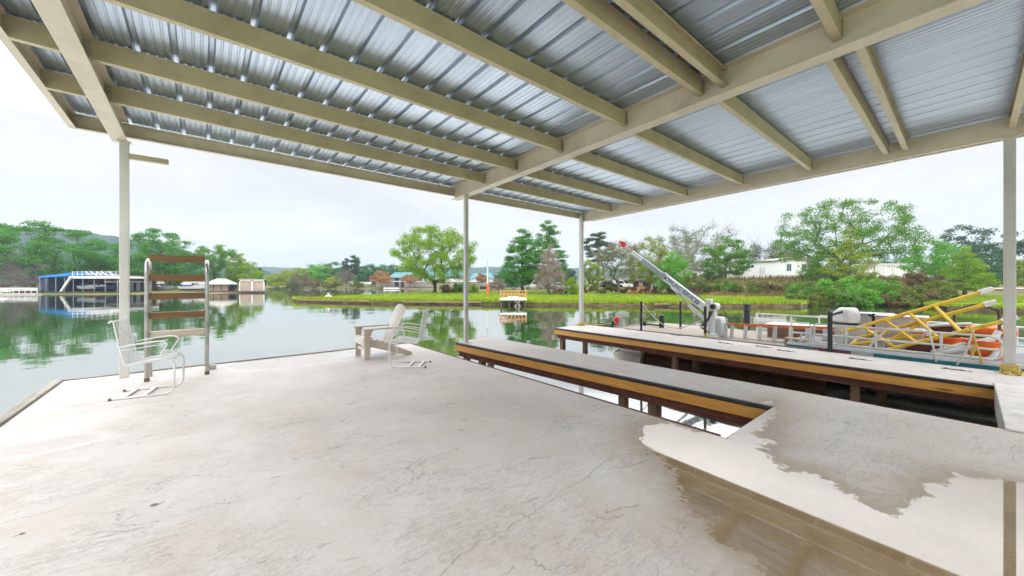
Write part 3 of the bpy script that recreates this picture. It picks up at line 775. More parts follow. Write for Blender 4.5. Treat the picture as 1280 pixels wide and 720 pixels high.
def leaf_cards(rng, cen, sig, n, size, flat=.55, aspect=.5, hang=0.0):
    k = len(cen); idx = rng.integers(0, k, n)
    u = rng.normal(0, 1, (n, 3)); u /= np.linalg.norm(u, axis=1)[:, None]
    u *= (rng.uniform(0, 1, n)**.45)[:, None]
    sg = sig*rng.uniform(.7, 1.25, k)
    P = cen[idx]+u*sg[idx][:, None]*np.array([1, 1, flat])
    a = rng.normal(0, 1, (n, 3)); a[:, 2] -= hang; a /= np.linalg.norm(a, axis=1)[:, None]
    nr = rng.normal(0, 1, (n, 3)); nr[:, 2] += .6
    b = np.cross(a, nr); b /= np.linalg.norm(b, axis=1)[:, None]+1e-9
    s = size*rng.uniform(.6, 1.4, n)[:, None]
    return np.stack([P-a*s*.5, P+b*s*aspect*.5, P+a*s*.5, P-b*s*aspect*.5], 1)
def twig_cards(rng, cen, base, sig, n, w_):
    idx = rng.integers(0, len(cen), n); o = cen[idx]+rng.normal(0, sig*.25, (n, 3))
    out_ = o-base; out_ /= np.linalg.norm(out_, axis=1)[:, None]+1e-9
    d = out_*.7+rng.normal(0, .75, (n, 3)); d[:, 2] += .25; d /= np.linalg.norm(d, axis=1)[:, None]
    ln = sig*rng.uniform(.5, 1.5, n)[:, None]; b = np.cross(d, rng.normal(0, 1, (n, 3))); b /= np.linalg.norm(b, axis=1)[:, None]+1e-9
    ww = w_*rng.uniform(.6, 1.4, n)[:, None]
    return np.stack([o-b*ww, o+b*ww, o+d*ln+b*ww*.3, o+d*ln-b*ww*.3], 1)
SEED = [100]
def tree(name, label, px, d, zb, top, wpx, prof, mat, nleaf=6000, lsize=None, cb=.25, ncl=46, fork=.35, lean=0.0, barkm=None, r0=None, sig=None, flat=.55,
         twigs=0, cat='tree', group=None, droop=False, seed=None, aspect=.5, hang=0.0, twigmat=None):
    SEED[0] += 1; rng = np.random.default_rng(seed or SEED[0])
    H = hz(top, d)-zb; W = wpx/FPX*d
    t = thing(name, label, cat, at(px, d, zb), -YAW, group)
    cl, nodes, par, ends = skeleton(rng, H, W, prof, cb, ncl, fork, lean, droop)
    r0 = r0 or H*.024; px_m = d/376.0
    limbs_mesh(nodes, par, ends, r0, max(.012, px_m*.16)).build('trunk', barkm or BARK_D, t, smooth=True)
    sig = (sig or W*.62/ncl**.40)*.84
    mids = np.array([nodes[par[e]] for e in ends])
    cen = np.concatenate([cl, cl, mids])
    if nleaf:
        V = leaf_cards(rng, cen, sig, int(nleaf*1.5), .84*(lsize or max(.16, px_m*1.9)), flat, aspect, hang)
        V = V[V[:, :, 2].min(axis=1) > .02]
        quadmesh('crown', V, mat, t)
    if twigs:
        twigs = max(twigs, 60)
        V = twig_cards(rng, cl, np.array([0, 0, H*.25]), sig*1.15, twigs, max(.010, px_m*.13))
        V = V[V[:, :, 2].min(axis=1) > .02]
        quadmesh('twigs' if nleaf else 'crown', V, twigmat or barkm or BARK_G, t)
    return t
def shrub(name, label, px, d, zb, top, wpx, mat, nleaf=1500, lsize=None, group=None, twigs=150, flat=.8, twigmat=None, depth=1.0):
    SEED[0] += 1; rng = np.random.default_rng(SEED[0]); H = hz(top, d)-zb; W = wpx/FPX*d
    t = thing(name, label, 'shrub', at(px, d, zb), -YAW, group)
    k = 16; cen = []
    for _ in range(k):
        a = rng.uniform(0, 2*PI); r = rng.uniform(0, 1)**.5*W/2*.8; f = rng.uniform(.12, .86)*(1-.55*(r/(W/2))**2)
        cen.append([r*math.cos(a), r*math.sin(a)*depth, H*f])
    cen = np.array(cen); sig = min(W, H)*.26
    px_m = d/376.0
    V = leaf_cards(rng, cen, sig, nleaf, lsize or max(.12, px_m*1.8), flat); V = V[V[:, :, 2].min(axis=1) > -.1]
    quadmesh('foliage', V, mat, t)
    st = MB()
    for p in cen: st.tube([(p[0]*.12, p[1]*.12, -.3), (p[0]*.6, p[1]*.6, p[2]*.5), tuple(p)], [max(.02, px_m*.2), max(.015, px_m*.15), max(.01, px_m*.1)], 4, cap=False)
    st.build('stems', twigmat or BARK_M, t)
    if twigs and 'slatted white fence' not in label:
        V = twig_cards(rng, cen, np.array([0, 0, 0.]), sig*1.2, twigs, max(.008, px_m*.11)); V = V[V[:, :, 2].min(axis=1) > 0]
        if len(V) > 20: quadmesh('twigs', V, twigmat or BARK_M, t)
    return t
def LM(n, a, b, tr=.24): return leafmat('leaves_'+n, a, b, tr)
CY = LM('cypress', (0.028, 0.165, 0.020), (0.115, 0.330, 0.035)); OAK = LM('deep_green', (0.030, 0.150, 0.019), (0.084, 0.260, 0.029)); LIME = LM('lime', (0.135, 0.285, 0.010), (0.285, 0.430, 0.018))
MIDG = LM('mid_green', (0.065, 0.200, 0.019), (0.153, 0.330, 0.033)); YEL = LM('yellow_green', (0.190, 0.290, 0.019), (0.323, 0.400, 0.033)); BLUEG = LM('grey_green', (0.033, 0.090, 0.042), (0.067, 0.150, 0.062))
OLIVE = LM('olive', (0.108, 0.165, 0.023), (0.189, 0.240, 0.039)); BRT = LM('bright_green', (0.080, 0.300, 0.019), (0.171, 0.440, 0.036)); DRY = LM('dry_brown', (.15, .095, .04), (.26, .185, .085), .25)
ORNG = LM('orange_brown', (.33, .16, .06), (.46, .27, .12), .25); FARG = LM('far_green', (0.029, 0.140, 0.044), (0.065, 0.220, 0.055)); DARKF = LM('dark_far', (0.019, 0.085, 0.030), (0.044, 0.150, 0.039))
OAKG = LM('oak_grey', (.09, .15, .04), (.19, .27, .085))
TWG = paint('twig_grey', (.20, .175, .155), .9, var=.25, scale=1); TWP = paint('twig_pinkish', (.30, .235, .205), .9, var=.2, scale=1)

# ---- left shore, d about 70
tree('spreading_tree', 'huge dark green spreading tree on the far left shore behind the blue boathouse', 52, 76, -.1, 279, 162, 'dome', CY, 26000, .40, .14, 90, .30, barkm=BARK_D, flat=.38, r0=.55, sig=2.1)
tree('round_tree', 'low green tree between the huge spreading tree and the left canopy post', 138, 82, -.1, 321, 66, 'dome', OAK, 8000, .40, .1, 40, .25)
tree('spreading_tree', 'layered dark green tree behind the metal ladder and tan boathouse roof', 199, 80, -.1, 289, 84, 'dome', CY, 13000, .38, .25, 60, .4, flat=.35)
tree('round_tree', 'dense low green tree seen through the rungs of the ladder', 216, 90, 0, 326, 96, 'dome', OAK, 7000, .45, .05, 36, .2)
tree('round_tree', 'green tree with a forked bare trunk just right of the ladder', 268, 84, -.1, 306, 44, 'vase', MIDG, 5500, .36, .30, 34, .4)
tree('round_tree', 'sparse yellow green tree beside the forked tree right of the ladder', 296, 96, 0, 316, 26, 'round', YEL, 1800, .36, .25, 22, .4)
tree('round_tree', 'bright yellow green bushy tree behind the hexagonal tan boathouse', 301, 88, 0, 325, 44, 'dome', LIME, 5000, .40, .05, 30, .25)
tree('conifer_tree', 'small dark green conical tree at the right end of the left shore', 324, 92, 0, 336, 19, 'cone', DARKF, 2200, .36, .05, 22, .3)
tree('bare_tree', 'bare brownish willow at the far left edge behind the white fence', 6, 68, -.2, 322, 66, 'dome', None, 0, ncl=30, cb=.1, fork=.2, twigs=3500, barkm=BARK_M, twigmat=TWG)
for px, top, w_, lab in ((338, 341, 14, 'small yellow green bush under the hazy hill where the lake narrows'), (352, 346, 22, 'low grey green bank bush at the bend of the lake')):
    shrub('shrub', lab, px, 150, -.2, top, w_, YEL if w_ < 20 else FARG, 900, .7, twigs=0)

# ---- middle shore, d about 115
tree('round_tree', 'pale yellow green willow at the left end of the middle shore', 358, 118, -.2, 339, 40, 'dome', YEL, 4000, .55, .05, 28, .2)
tree('round_tree', 'yellow green round tree second from the left on the middle shore', 374, 124, 0, 336, 34, 'dome', LIME, 3200, .55, .05, 26, .2)
tree('bare_tree', 'bare mauve grey bush in front of the yellow green willows', 378, 114, -.3, 342, 26, 'dome', None, 0, ncl=22, cb=.08, fork=.15, twigs=900, barkm=BARK_M, twigmat=BARK_M)
tree('round_tree', 'broad fresh green tree on the middle shore left of the pines', 398, 134, .2, 331, 58, 'dome', BRT, 6000, .6, .08, 40, .25)
tree('round_tree', 'grey green tree directly left of the tall pine on the middle shore', 420, 138, .2, 329, 44, 'dome', FARG, 4500, .6, .1, 30, .3)
tree('pine_tree', 'tall dark pine standing highest on the middle shore', 443, 132, .2, 317, 30, 'cone', DARKF, 4600, .5, .2, 34, .5)
tree('pine_tree', 'slimmer dark pine with a thin top just left of the tall pine', 433, 128, .2, 323, 12, 'column', DARKF, 1300, .45, .45, 14, .6)
tree('round_tree', 'blue green round tree to the right of the tall pine', 464, 128, .1, 332, 44, 'dome', FARG, 5200, .55, .1, 34, .3)
tree('round_tree', 'blue green tree behind the left orange brown tree by the teal roofed house', 486, 136, .1, 331, 42, 'dome', FARG, 4600, .55, .1, 32, .3)
tree('round_tree', 'far dark tree above the teal roof left of the big lime tree', 510, 150, .3, 334, 46, 'dome', DARKF, 3600, .6, .1, 26, .3)
tree('bare_tree', 'small round bare tree standing alone on the middle shoreline', 432, 111, -.3, 337, 23, 'round', None, 0, ncl=26, cb=.25, fork=.3, twigs=700, barkm=BARK_M, twigmat=BARK_M)
tree('round_tree', 'small yellow bush like tree left of the lone bare tree', 419, 115, -.3, 346, 24, 'dome', YEL, 2000, .5, .05, 18, .2)
for px, w_, top, mm, lab in ((392, 40, 350, DRY, 'rusty brown reeds left of the small yellow tree on the middle shore'), (446, 22, 351, OLIVE, 'olive bush at the foot of the lone bare tree'), (366, 18, 351, OLIVE, 'olive bush at the left tip of the middle shore'), (411, 16, 355, DRY, 'short brown reeds below the small yellow tree')):
    shrub('shrub', lab, px, 113, -.35, top, w_, mm, 1300, .4, twigs=200)
tree('orange_tree', 'rusty orange tree in front of the left end of the teal roofed house', 477, 112, -.2, 340, 26, 'dome', ORNG, 2600, .42, .3, 24, .4, barkm=BARK_M)
tree('orange_tree', 'rusty orange tree by the dark doorway of the teal roofed house', 512, 112, -.2, 343, 20, 'dome', ORNG, 1700, .42, .35, 20, .4, barkm=BARK_M)
tree('orange_tree', 'rusty orange tree right of the big lime tree by the second teal roof', 602, 100, 0, 341, 14, 'dome', ORNG, 1100, .40, .4, 16, .4, barkm=BARK_M)

# ---- the big lime tree and the lawn
tree('lime_tree', 'big bright lime green tree with a dark forked trunk on the grassy spit', 543, 62, -.4, 282, 100, 'round', LIME, 26000, .25, .17, 96, .16, barkm=BARK_D, r0=.30, sig=1.15, flat=.75, seed=31)
for px, d, top, w_, mm, lab in ((545+13, 61, 354, 14, DRY, 'rusty low bush at the foot of the big lime tree'), (564, 63, 356, 22, MIDG, 'low green bush right of the lime tree trunk'), (587, 62, 351, 24, LIME, 'taller bright shrub just right of the second canopy post'), (573, 66, 352, 18, MIDG, 'green shrub behind the second canopy post')):
    shrub('shrub', lab, px, d, -.45, top, w_, mm, 1500, .24, twigs=80)
tree('cypress_tree', 'broad dark green cypress tree behind the orange railed fishing dock', 653, 59, -.35, 284, 62, 'egg', CY, 17000, .24, .12, 100, .5, barkm=BARK_D, flat=.42, r0=.22, sig=.95, seed=77)
tree('cypress_tree', 'taller cypress tree partly behind the leafless pinkish tree', 686, 67, -.3, 276, 56, 'egg', CY, 15000, .26, .15, 90, .5, barkm=BARK_D, flat=.42, r0=.24, sig=1.0)
tree('bare_tree', 'leafless pinkish grey cypress in front of the taller green cypress', 687, 55, -.35, 308, 42, 'cone', None, 0, ncl=60, cb=.12, fork=.5, twigs=5200, barkm=BARK_G, twigmat=TWP, seed=12)
shrub('shrub', 'bright young green shrub left of the third canopy post', 714, 53, -.35, 343, 17, LIME, 1500, .22, twigs=40)
shrub('shrub', 'reddish low bush below the leafless pinkish cypress', 699, 54, -.4, 360, 34, DRY, 1100, .2, twigs=150)
tree('round_tree', 'hazy grey green tree behind the parked sedan', 706, 100, 0, 334, 34, 'dome', BLUEG, 3000, .5, .1, 26, .3)
tree('round_tree', 'low hazy trees of grey green behind the wooden swing frame', 634, 120, 0, 337, 40, 'dome', FARG, 3000, .55, .05, 26, .3)
tree('bare_tree', 'bare brown bush left of the blue parked car', 622, 74, -.3, 349, 20, 'dome', None, 0, ncl=20, cb=.08, fork=.15, twigs=1500, barkm=BARK_M, twigmat=TWP)

# ---- right of the third post
tree('pine_tree', 'tall hazy grey green pine just right of the third canopy post', 748, 92, 0, 290, 40, 'column', BLUEG, 5200, .42, .45, 34, .6, barkm=BARK_M, flat=.4)
tree('round_tree', 'pale olive tree standing below the tall hazy pine', 741, 72, -.2, 324, 34, 'dome', YEL, 3600, .3, .1, 30, .3, twigs=300)
tree('bare_tree', 'leaning tree of bare grey twigs left of the crane boom tip', 774, 57, -.3, 304, 62, 'vase', OLIVE, 2600, .22, .25, 50, .25, lean=-.1, twigs=1700, barkm=BARK_M, twigmat=TWG, seed=9)
tree('round_tree', 'olive green half leafed tree behind the upper crane boom', 812, 60, -.3, 299, 64, 'dome', YEL, 9000, .24, .22, 50, .3, twigs=700, barkm=BARK_M, twigmat=TWG)
tree('round_tree', 'bright green rounded tree behind the middle of the crane boom', 843, 54, .2, 318, 48, 'dome', BRT, 5200, .26, .05, 40, .25, flat=.8)
tree('bare_tree', 'tall gnarled oak of mostly bare grey branches behind the bright green tree', 884, 68, 1.2, 283, 92, 'dome', OAKG, 5200, .24, .18, 70, .25, twigs=900, barkm=BARK_G, twigmat=TWG, r0=.42)
tree('bare_tree', 'bare grey oak of fine twigs far behind the upper crane boom', 846, 84, .8, 287, 64, 'dome', OAKG, 4600, .28, .25, 44, .3, twigs=1100, barkm=BARK_G, twigmat=TWG)
tree('round_tree', 'broad mid green tree left of the white mobile home', 907, 59, 1.5, 296, 58, 'dome', MIDG, 8000, .26, .14, 50, .3, flat=.45, barkm=BARK_D)
tree('round_tree', 'hazy grey green trees above the roof of the white mobile home', 955, 98, 2.0, 305, 70, 'dome', BLUEG, 4200, .45, .05, 40, .3, twigs=1200)
tree('round_tree', 'grey olive tree behind the right end of the white mobile home', 990, 90, 2.0, 309, 60, 'dome', OLIVE, 3600, .42, .05, 36, .3, twigs=1500)
tree('spreading_tree', 'largest open crowned tree on the right bank above the shrubs', 1052, 54, 1.9, 251, 162, 'dome', MIDG, 24000, .23, .26, 110, .22, barkm=BARK_D, flat=.6, r0=.26, sig=1.15, seed=21)
tree('round_tree', 'younger yellow green tree in front of the largest open crowned tree', 1063, 47, 1.4, 287, 66, 'cone', YEL, 5200, .21, .05, 44, .4, barkm=BARK_M, flat=.5)
tree('round_tree', 'pale green tree low between the white mobile home and the slatted fence', 1028, 51, 1.5, 321, 52, 'dome', MIDG, 4200, .22, .05, 34, .25)
tree('round_tree', 'far green trees above the slatted white fence', 1125, 92, 1.8, 316, 60, 'dome', FARG, 3800, .42, .05, 30, .3)
tree('round_tree', 'broad fresh green tree beside the slatted white fence', 1170, 54, 1.5, 302, 70, 'dome', BRT, 7500, .24, .12, 50, .3, flat=.5, barkm=BARK_M)
tree('cypress_tree', 'glowing lime green young cypress near the right canopy post', 1206, 46, .2, 310, 60, 'cone', LIME, 7000, .20, .02, 56, .4, barkm=BARK_M, flat=.5)
tree('round_tree', 'tall grey green tree behind the lime cypress', 1203, 92, .5, 281, 62, 'dome', BLUEG, 6500, .44, .08, 50, .3)
tree('round_tree', 'dark green tree reaching behind the right canopy post', 1243, 86, .5, 286, 62, 'dome', DARKF, 6500, .42, .05, 46, .3)
tree('round_tree', 'deep green tree right of the right canopy post', 1287, 82, .4, 287, 60, 'dome', DARKF, 5200, .42, .05, 40, .3)
tree('round_tree', 'olive yellow tree at the right edge of the picture', 1284, 55, -.2, 318, 34, 'dome', YEL, 3200, .24, .2, 34, .35)
tree('round_tree', 'dark hazy trees low behind the lime cypress', 1228, 78, .2, 318, 64, 'dome', DARKF, 4200, .40, .02, 30, .2)

# ---- shrubs on the right-hand bank
bank = [
 (1014, 33.8, -.75, 362, 34, OLIVE, 'low olive shrub at the left foot of the waterside thicket'), (1064, 33.2, -.75, 364, 44, MIDG, 'low green shrub touching the water behind the outboard motor'), (1108, 33.2, -.75, 366, 40, DRY, 'low rusty shrub touching the water behind the upper yellow rail'), (1146, 33.4, -.75, 367, 36, MIDG, 'low green shrub touching the water right of the rusty low one'), (1174, 34.5, -.75, 368, 26, OLIVE, 'small olive shrub ending the thicket on the right'),
 (1018, 36.5, -.4, 349, 62, MIDG, 'green shrub at the left end of the waterside thicket'), (1060, 35.5, -.4, 341, 78, BRT, 'tallest fresh green shrub of the waterside thicket'),
 (1105, 35.5, -.4, 346, 72, MIDG, 'rounded green shrub in the middle of the waterside thicket'), (1146, 36, -.4, 349, 66, OLIVE, 'olive shrub at the right end of the waterside thicket'),
 (1040, 33.6, -.75, 359, 54, MIDG, 'low green shrub hanging over the water left of the thicket middle'), (1086, 33.4, -.75, 357, 58, BRT, 'low fresh shrub hanging over the water below the tallest shrub'),
 (1128, 33.2, -.75, 362, 52, OLIVE, 'low olive shrub leaning over the water behind the yellow frames'), (1160, 33.6, -.75, 363, 36, DRY, 'rusty shrub at the right foot of the waterside thicket'),
 (1090, 45, .9, 339, 60, OLIVE, 'olive shrub on the bank under the slatted white fence'), (1140, 46, 1.0, 340, 60, DRY, 'rust brown scrub on top of the bank by the slatted fence'),
 (1190, 40, -.4, 352, 60, OLIVE, 'olive scrub at the foot of the lime cypress'),
 (868, 53, -.2, 340, 50, OLIVE, 'olive shrub behind the crane lettering'), (905, 52, -.2, 348, 48, MIDG, 'green shrub under the broad mid green tree'),
 (838, 54, -.2, 349, 34, OLIVE, 'olive brown shrub beside the orange dirt mound'), (938, 51, -.2, 350, 46, OLIVE, 'olive shrub under the left end of the white mobile home'),
 (975, 50.5, -.2, 353, 50, DRY, 'dry brown scrub under the teal window of the mobile home'), (1000, 48, -.1, 350, 40, MIDG, 'green scrub under the right end of the mobile home'),
 (952, 54, .5, 347, 60, DRY, 'dry rusty scrub along the top of the bank by the mobile home'),
 (785, 58, -.3, 357, 36, DRY, 'dry grass clump at the foot of the leaning bare tree'), (752, 58, -.3, 356, 36, OLIVE, 'olive low shrub right of the third canopy post'), (812, 57, -.3, 358, 30, DRY, 'dry grass clump in front of the orange dirt mound'),
 (722, 60, -.3, 357, 26, DRY, 'rusty grass clump left of the third canopy post'), (890, 60, .8, 338, 40, OLIVE, 'thin olive brush below the gnarled bare oak')]
for px, d, zb, top, w_, mm, lab in bank:
    shrub('shrub', lab, px, d, zb, top, w_*1.12, mm, 3600, .19, 'shrubs on the right bank', 260, depth=.8)
# tall dry grass on the bank slope
rng = np.random.default_rng(8); pp = []
while len(pp) < 6500:
    px = rng.uniform(725, 1190); d = rng.uniform(46, 57)
    if px > 1015: d -= 5
    if px < 850 and d < 53: continue
    c_ = (px-640)/FPX*d; z = ground_z(c_, d)
    if z > -.6: p = at(px, d, z-.05); pp.append((p.x, p.y, p.z))
tag(blades('dry_grass', np.array(pp), .55, .06, DRY, rng), kind='stuff')
# ================================================================ things on the deck
M_WHITE = paint('white_wire', (.66, .66, .65), .45, var=.08, scale=5, dirt=(.38, .30, .22), dirt_amt=.5)
M_ALU = paint('aluminium', (.46, .44, .41), .30, metal=.85, var=.2, scale=5, dirt=(.20, .16, .12), dirt_amt=.7)
M_TREAD = wood('brown_tread', (.19, .10, .035), (.105, .052, .018), .6, axis=0)
M_TREADP = wood('pale_tread', (.52, .45, .36), (.36, .29, .22), .6, axis=0)
M_BEIGE = paint('beige_resin', (.50, .42, .33), .5, var=.08, scale=3, dirt=(.26, .20, .13), dirt_amt=.4)
M_BEIGEL = paint('pale_resin', (.62, .585, .53), .5, var=.06, scale=3, dirt=(.35, .3, .24), dirt_amt=.4)
M_FOOT = paint('worn_rubber_tip', (.10, .08, .065), .7, var=.3)

def spring_chair(label, loc, rz):
    """x forward, y to the chair's left"""
    t = thing('spring_chair', label, 'chair', loc, rz, 'white metal spring chairs')
    # woven metal sheet: thin slats along the seat and back
    prof = smoothpath([(.265, 0, .415), (.25, 0, .445), (.20, 0, .452), (0, 0, .425), (-.13, 0, .40), (-.165, 0, .425), (-.185, 0, .50), (-.215, 0, .66), (-.25, 0, .86), (-.26, 0, .915), (-.28, 0, .935), (-.303, 0, .91)], 5)
    cum = [0]
    for a, b in zip(prof, prof[1:]): cum.append(cum[-1]+(b-a).length)
    seat = MB(); back = MB(); s = 0.0
    def ptat(s):
        for i in range(len(cum)-1):
            if s <= cum[i+1]: f = (s-cum[i])/(cum[i+1]-cum[i]); return prof[i].lerp(prof[i+1], f), (prof[i+1]-prof[i]).normalized()
        return prof[-1], (prof[-1]-prof[-2]).normalized()
    while s < cum[-1]:
        p, d = ptat(s); tgt = seat if p.x > -.17 else back
        tgt.bar(p+Vector((0, -.215, 0)), p+Vector((0, .215, 0)), 0.0085, .003, up=Vector((-d.z, 0, d.x)))
        s += .0205
    n_split = next(i for i, p in enumerate(prof) if p.x < -.17)
    for y in (-.215, -.13, -.045, .045, .13, .215):
        q = [p+Vector((0, y, 0)) for p in prof]; r = .009 if abs(y) > .2 else .004
        seat.tube(q[:n_split+1], r, 6); back.tube(q[n_split:], r, 6)
    seat.build('seat', M_WHITE, t, smooth=True); back.build('backrest', M_WHITE, t, smooth=True)
    for sgn in (-1, 1):
        y = .235*sgn
        a = MB(); a.tube(smoothpath([(-.215, .22*sgn, .655), (-.20, y+.02*sgn, .625), (-.1, y+.03*sgn, .645), (.10, y+.03*sgn, .672), (.19, y+.03*sgn, .665), (.225, y+.02*sgn, .63), (.20, y+.01*sgn, .57), (.165, y, .50), (.18, y, .455), (.22, y, .43)], 5), .0085, 7)
        a.tube(smoothpath([(-.205, .22*sgn, .60), (-.16, y+.01*sgn, .585), (-.02, y+.01*sgn, .605), (.12, y+.01*sgn, .625)], 4), .006, 6)
        a.build('armrest', M_WHITE, t, smooth=True)
        l = MB(); l.tube(smoothpath([(-.05, .2*sgn, .41), (.18, .2*sgn, .43), (.25, .205*sgn, .425), (.285, .21*sgn, .37), (.285, .21*sgn, .20), (.282, .21*sgn, .085), (.25, .21*sgn, .03), (.17, .21*sgn, .014), (-.1, .21*sgn, .013), (-.28, .21*sgn, .013)], 5), .012, 8)
        lo = l.build('leg', M_WHITE, t, smooth=True)
        f = MB(); f.tube([(-.275, .21*sgn, .014), (-.305, .21*sgn, .014)], .0138, 8); f.build('foot_tip', M_FOOT, lo)
    for x in (.0, -.18):
        c_ = MB(); c_.box((x-.022, -.205, .014), (x+.022, .205, .024)); c_.build('cross_strap', M_WHITE, t)
    return t
hd = Vector((.549, -.089)); 
p1 = cw(-4.57, 4.74); spring_chair('white metal spring chair standing alone by the ladder and left post', p1, math.atan2(-.10, .549))
p2 = cw(-1.70, 6.30); spring_chair('white metal spring chair seen edge on in front of the beige armchair', p2, math.atan2(.60, -.772))

# adirondack armchair
ad = thing('garden_armchair', 'beige slatted garden armchair with wide arms at the corner of the deck', 'armchair', cw(-2.50, 7.15), math.radians(178.5))
for sgn in (-1, 1):
    y = .275*sgn
    l = MB(); l.extr([(-.05, 0), (.05, 0), (.055, .53), (-.06, .53)], (.33, y+.018*sgn, 0), (.33, y-.012*sgn, 0), (1, 0, 0), (0, 0, 1)); l.build('leg', M_BEIGE, ad, bevel=.004)
    s_ = MB(); s_.extr([(.37, .375), (.37, .25), (-.40, .0), (-.52, .0), (-.52, .04), (-.30, .145), (.05, .305)], (0, y-.016*sgn, 0), (0, y-.046*sgn, 0), (1, 0, 0), (0, 0, 1)); s_.build('side_rail', M_BEIGE, ad, bevel=.004)
    a = MB(); a.prism([(.42, y-.045), (.42, y+.075), (.34, y+.085), (-.30, y+.07), (-.42, y+.03), (-.42, y-.03), (-.1, y-.05)], .532, .557); a.build('armrest', M_BEIGE, ad, bevel=.005)
    k = MB(); k.extr([(.28, .53), (.28, .42), (.235, .53)], (0, y+.012*sgn, 0), (0, y+.032*sgn, 0), (1, 0, 0), (0, 0, 1)); k.build('arm_bracket', M_BEIGE, ad)
ap = MB(); ap.box((.372, -.27, .255), (.395, .27, .375)); ap.build('front_apron', M_BEIGEL, ad, bevel=.004)
st = MB()
for k in range(6):
    x = .345-k*.086; z = .385-(0 if k < 1 else (k-.6)*.036); st.bar((x, -.262, z), (x, .262, z), .078, .02, up=(.38 if k else 0, 0, 1))
st.build('seat', M_BEIGEL, ad, bevel=.003)
bk = MB()
for k in range(6):
    y0 = (k-2.5)*.078; y1 = (k-2.5)*.088; hgt = .965-.010*abs(k-2.5)**2
    a = Vector((-.095, y0, .20)); b = Vector((-.40, y1, hgt)); d = (b-a).normalized(); nx = Vector((d.z, 0, -d.x))
    w0, w1 = .034, .040
    vs_ = []
    prof_ = [(0, -w0), (0, w0), (.93, w1), (.98, w1*.8), (1.0, w1*.35), (1.0, -w1*.35), (.98, -w1*.8), (.93, -w1)]
    for off in (-.010, .010):
        for f, s_ in prof_: vs_.append(a.lerp(b, f)+Vector((0, s_, 0))+nx*off)
    n = len(prof_)
    bk.add(vs_, [tuple(range(n-1, -1, -1)), tuple(range(n, 2*n))]+[(i, (i+1) % n, n+(i+1) % n, n+i) for i in range(n)])
bk.build('backrest', M_BEIGEL, ad, bevel=.003)
cr = MB(); cr.box((-.355, -.31, .505), (-.325, .31, .585)); cr.box((-.375, -.22, .80), (-.35, .22, .85)); cr.build('back_brace', M_BEIGE, ad)
sr = MB(); sr.bar((.33, -.26, .165), (.33, .26, .165), .03, .05); sr.build('stretcher', M_BEIGEL, ad)

# swim ladder
lx0, lx1 = -.60, .055
ld = thing('dock_ladder', 'aluminium dock ladder with brown treads standing up at the deck edge', 'ladder', (-.27, 7.45, 0))
def lloc(x, y, z): return Vector((x+.27, y-7.45, z))
for x, sg in ((lx0, -1), (lx1, 1)):
    y0, y1 = 7.31, 7.70; zt = 1.64
    path = [lloc(x, y0, .015), lloc(x, y0, .8), lloc(x, y0, zt-.12)]+[lloc(x, (y0+y1)/2-(y1-y0)/2*math.cos(a), zt-.12+.19*math.sin(a)) for a in np.linspace(.25, PI-.25, 7)]+[lloc(x, y1, zt-.12), lloc(x, y1, .06)]
    r = MB(); r.tube(path, .026, 10); ro = r.build('rail', M_ALU, ld, smooth=True)
    f = MB(); f.tube([lloc(x, y0, 0), lloc(x, y0, .05)], .030, 10); f.build('foot_tip', M_FOOT, ro)
    b = MB(); b.box(tuple(lloc(x-.03+(.02*sg), y1-.04, 0)), tuple(lloc(x+.03+(.09 if sg > 0 else 0), y1+.04, .07))); 
    b.build('deck_bracket', M_ALU, ro, bevel=.006)
for k, z in enumerate((1.735, 1.455, 1.19, .915, .645)):
    tr = MB(); c0 = lloc(lx0+.026, 7.335, z); c1 = lloc(lx1-.026, 7.335, z)
    tr.bar(c0, c1, .035, .092); tr.bar(c0+Vector((0, .05, .04)), c1+Vector((0, .05, .04)), .08, .012)
    tr.build('tread', M_TREADP if k == 4 else M_TREAD, ld, bevel=.004)

# fallen leaves and bits on the concrete
M_DEAD = paint('dead_leaf', (.22, .11, .035), .7, var=.4, scale=30)
for (px, py), lab, sc_ in zip([(193, 632), (27, 668), (148, 644)], ['curled brown dead leaf lying on the concrete left of the middle', 'tiny dark leaf on the concrete near the left edge', 'tiny brown leaf crumb between the two larger leaves'], (.62, .4, .28)):
    t = MB(); p = onz(px, py, 0)
    pts_ = [(-.035, 0, .004), (-.012, .018, .012), (.018, .016, .010), (.04, 0, .003), (.016, -.017, .012), (-.014, -.016, .010), (0, 0, .004)]
    t.add([tuple(c*sc_ for c in q) for q in pts_], [(0, 1, 6), (1, 2, 6), (2, 3, 6), (3, 4, 6), (4, 5, 6), (5, 0, 6)])
    t.tube([(-.034*sc_, 0, .004), (-.075*sc_, -.02*sc_, .003)], .0018*sc_, 4)
    o = t.build('fallen_leaf', M_DEAD, loc=(p.x, p.y, 0.001)); o.rotation_euler[2] = px*.7; tag(o, lab, 'leaf', 'dead leaves on the concrete')

# ================================================================ crane barge beyond the side dock
M_CRANE = paint('crane_white', (.68, .69, .70), .4, var=.07, scale=4, dirt=(.34, .27, .2), dirt_amt=.45)
M_CRANEG = paint('crane_grey', (.30, .33, .38), .4, var=.1, scale=5, dirt=(.2, .16, .12), dirt_amt=.4)
M_BLACK = paint('black_paint', (.016, .018, .022), .45, var=.3, scale=8, dirt=(.08, .06, .05), dirt_amt=.35)
M_RED = paint('safety_red', (.62, .035, .02), .45, var=.15, scale=9)
M_ORANGE = paint('safety_orange', (.72, .13, .012), .5, var=.15, scale=8, dirt=(.35, .10, .03), dirt_amt=.4)
M_BLUE = paint('letter_blue', (.02, .09, .24), .5)
M_YEL = paint('yellow_paint', (.68, .44, .012), .42, var=.14, scale=6, dirt=(.35, .20, .03), dirt_amt=.5)
M_ROPEW = paint('white_rope', (.66, .66, .62), .8, var=.15, scale=30, bump=.5)
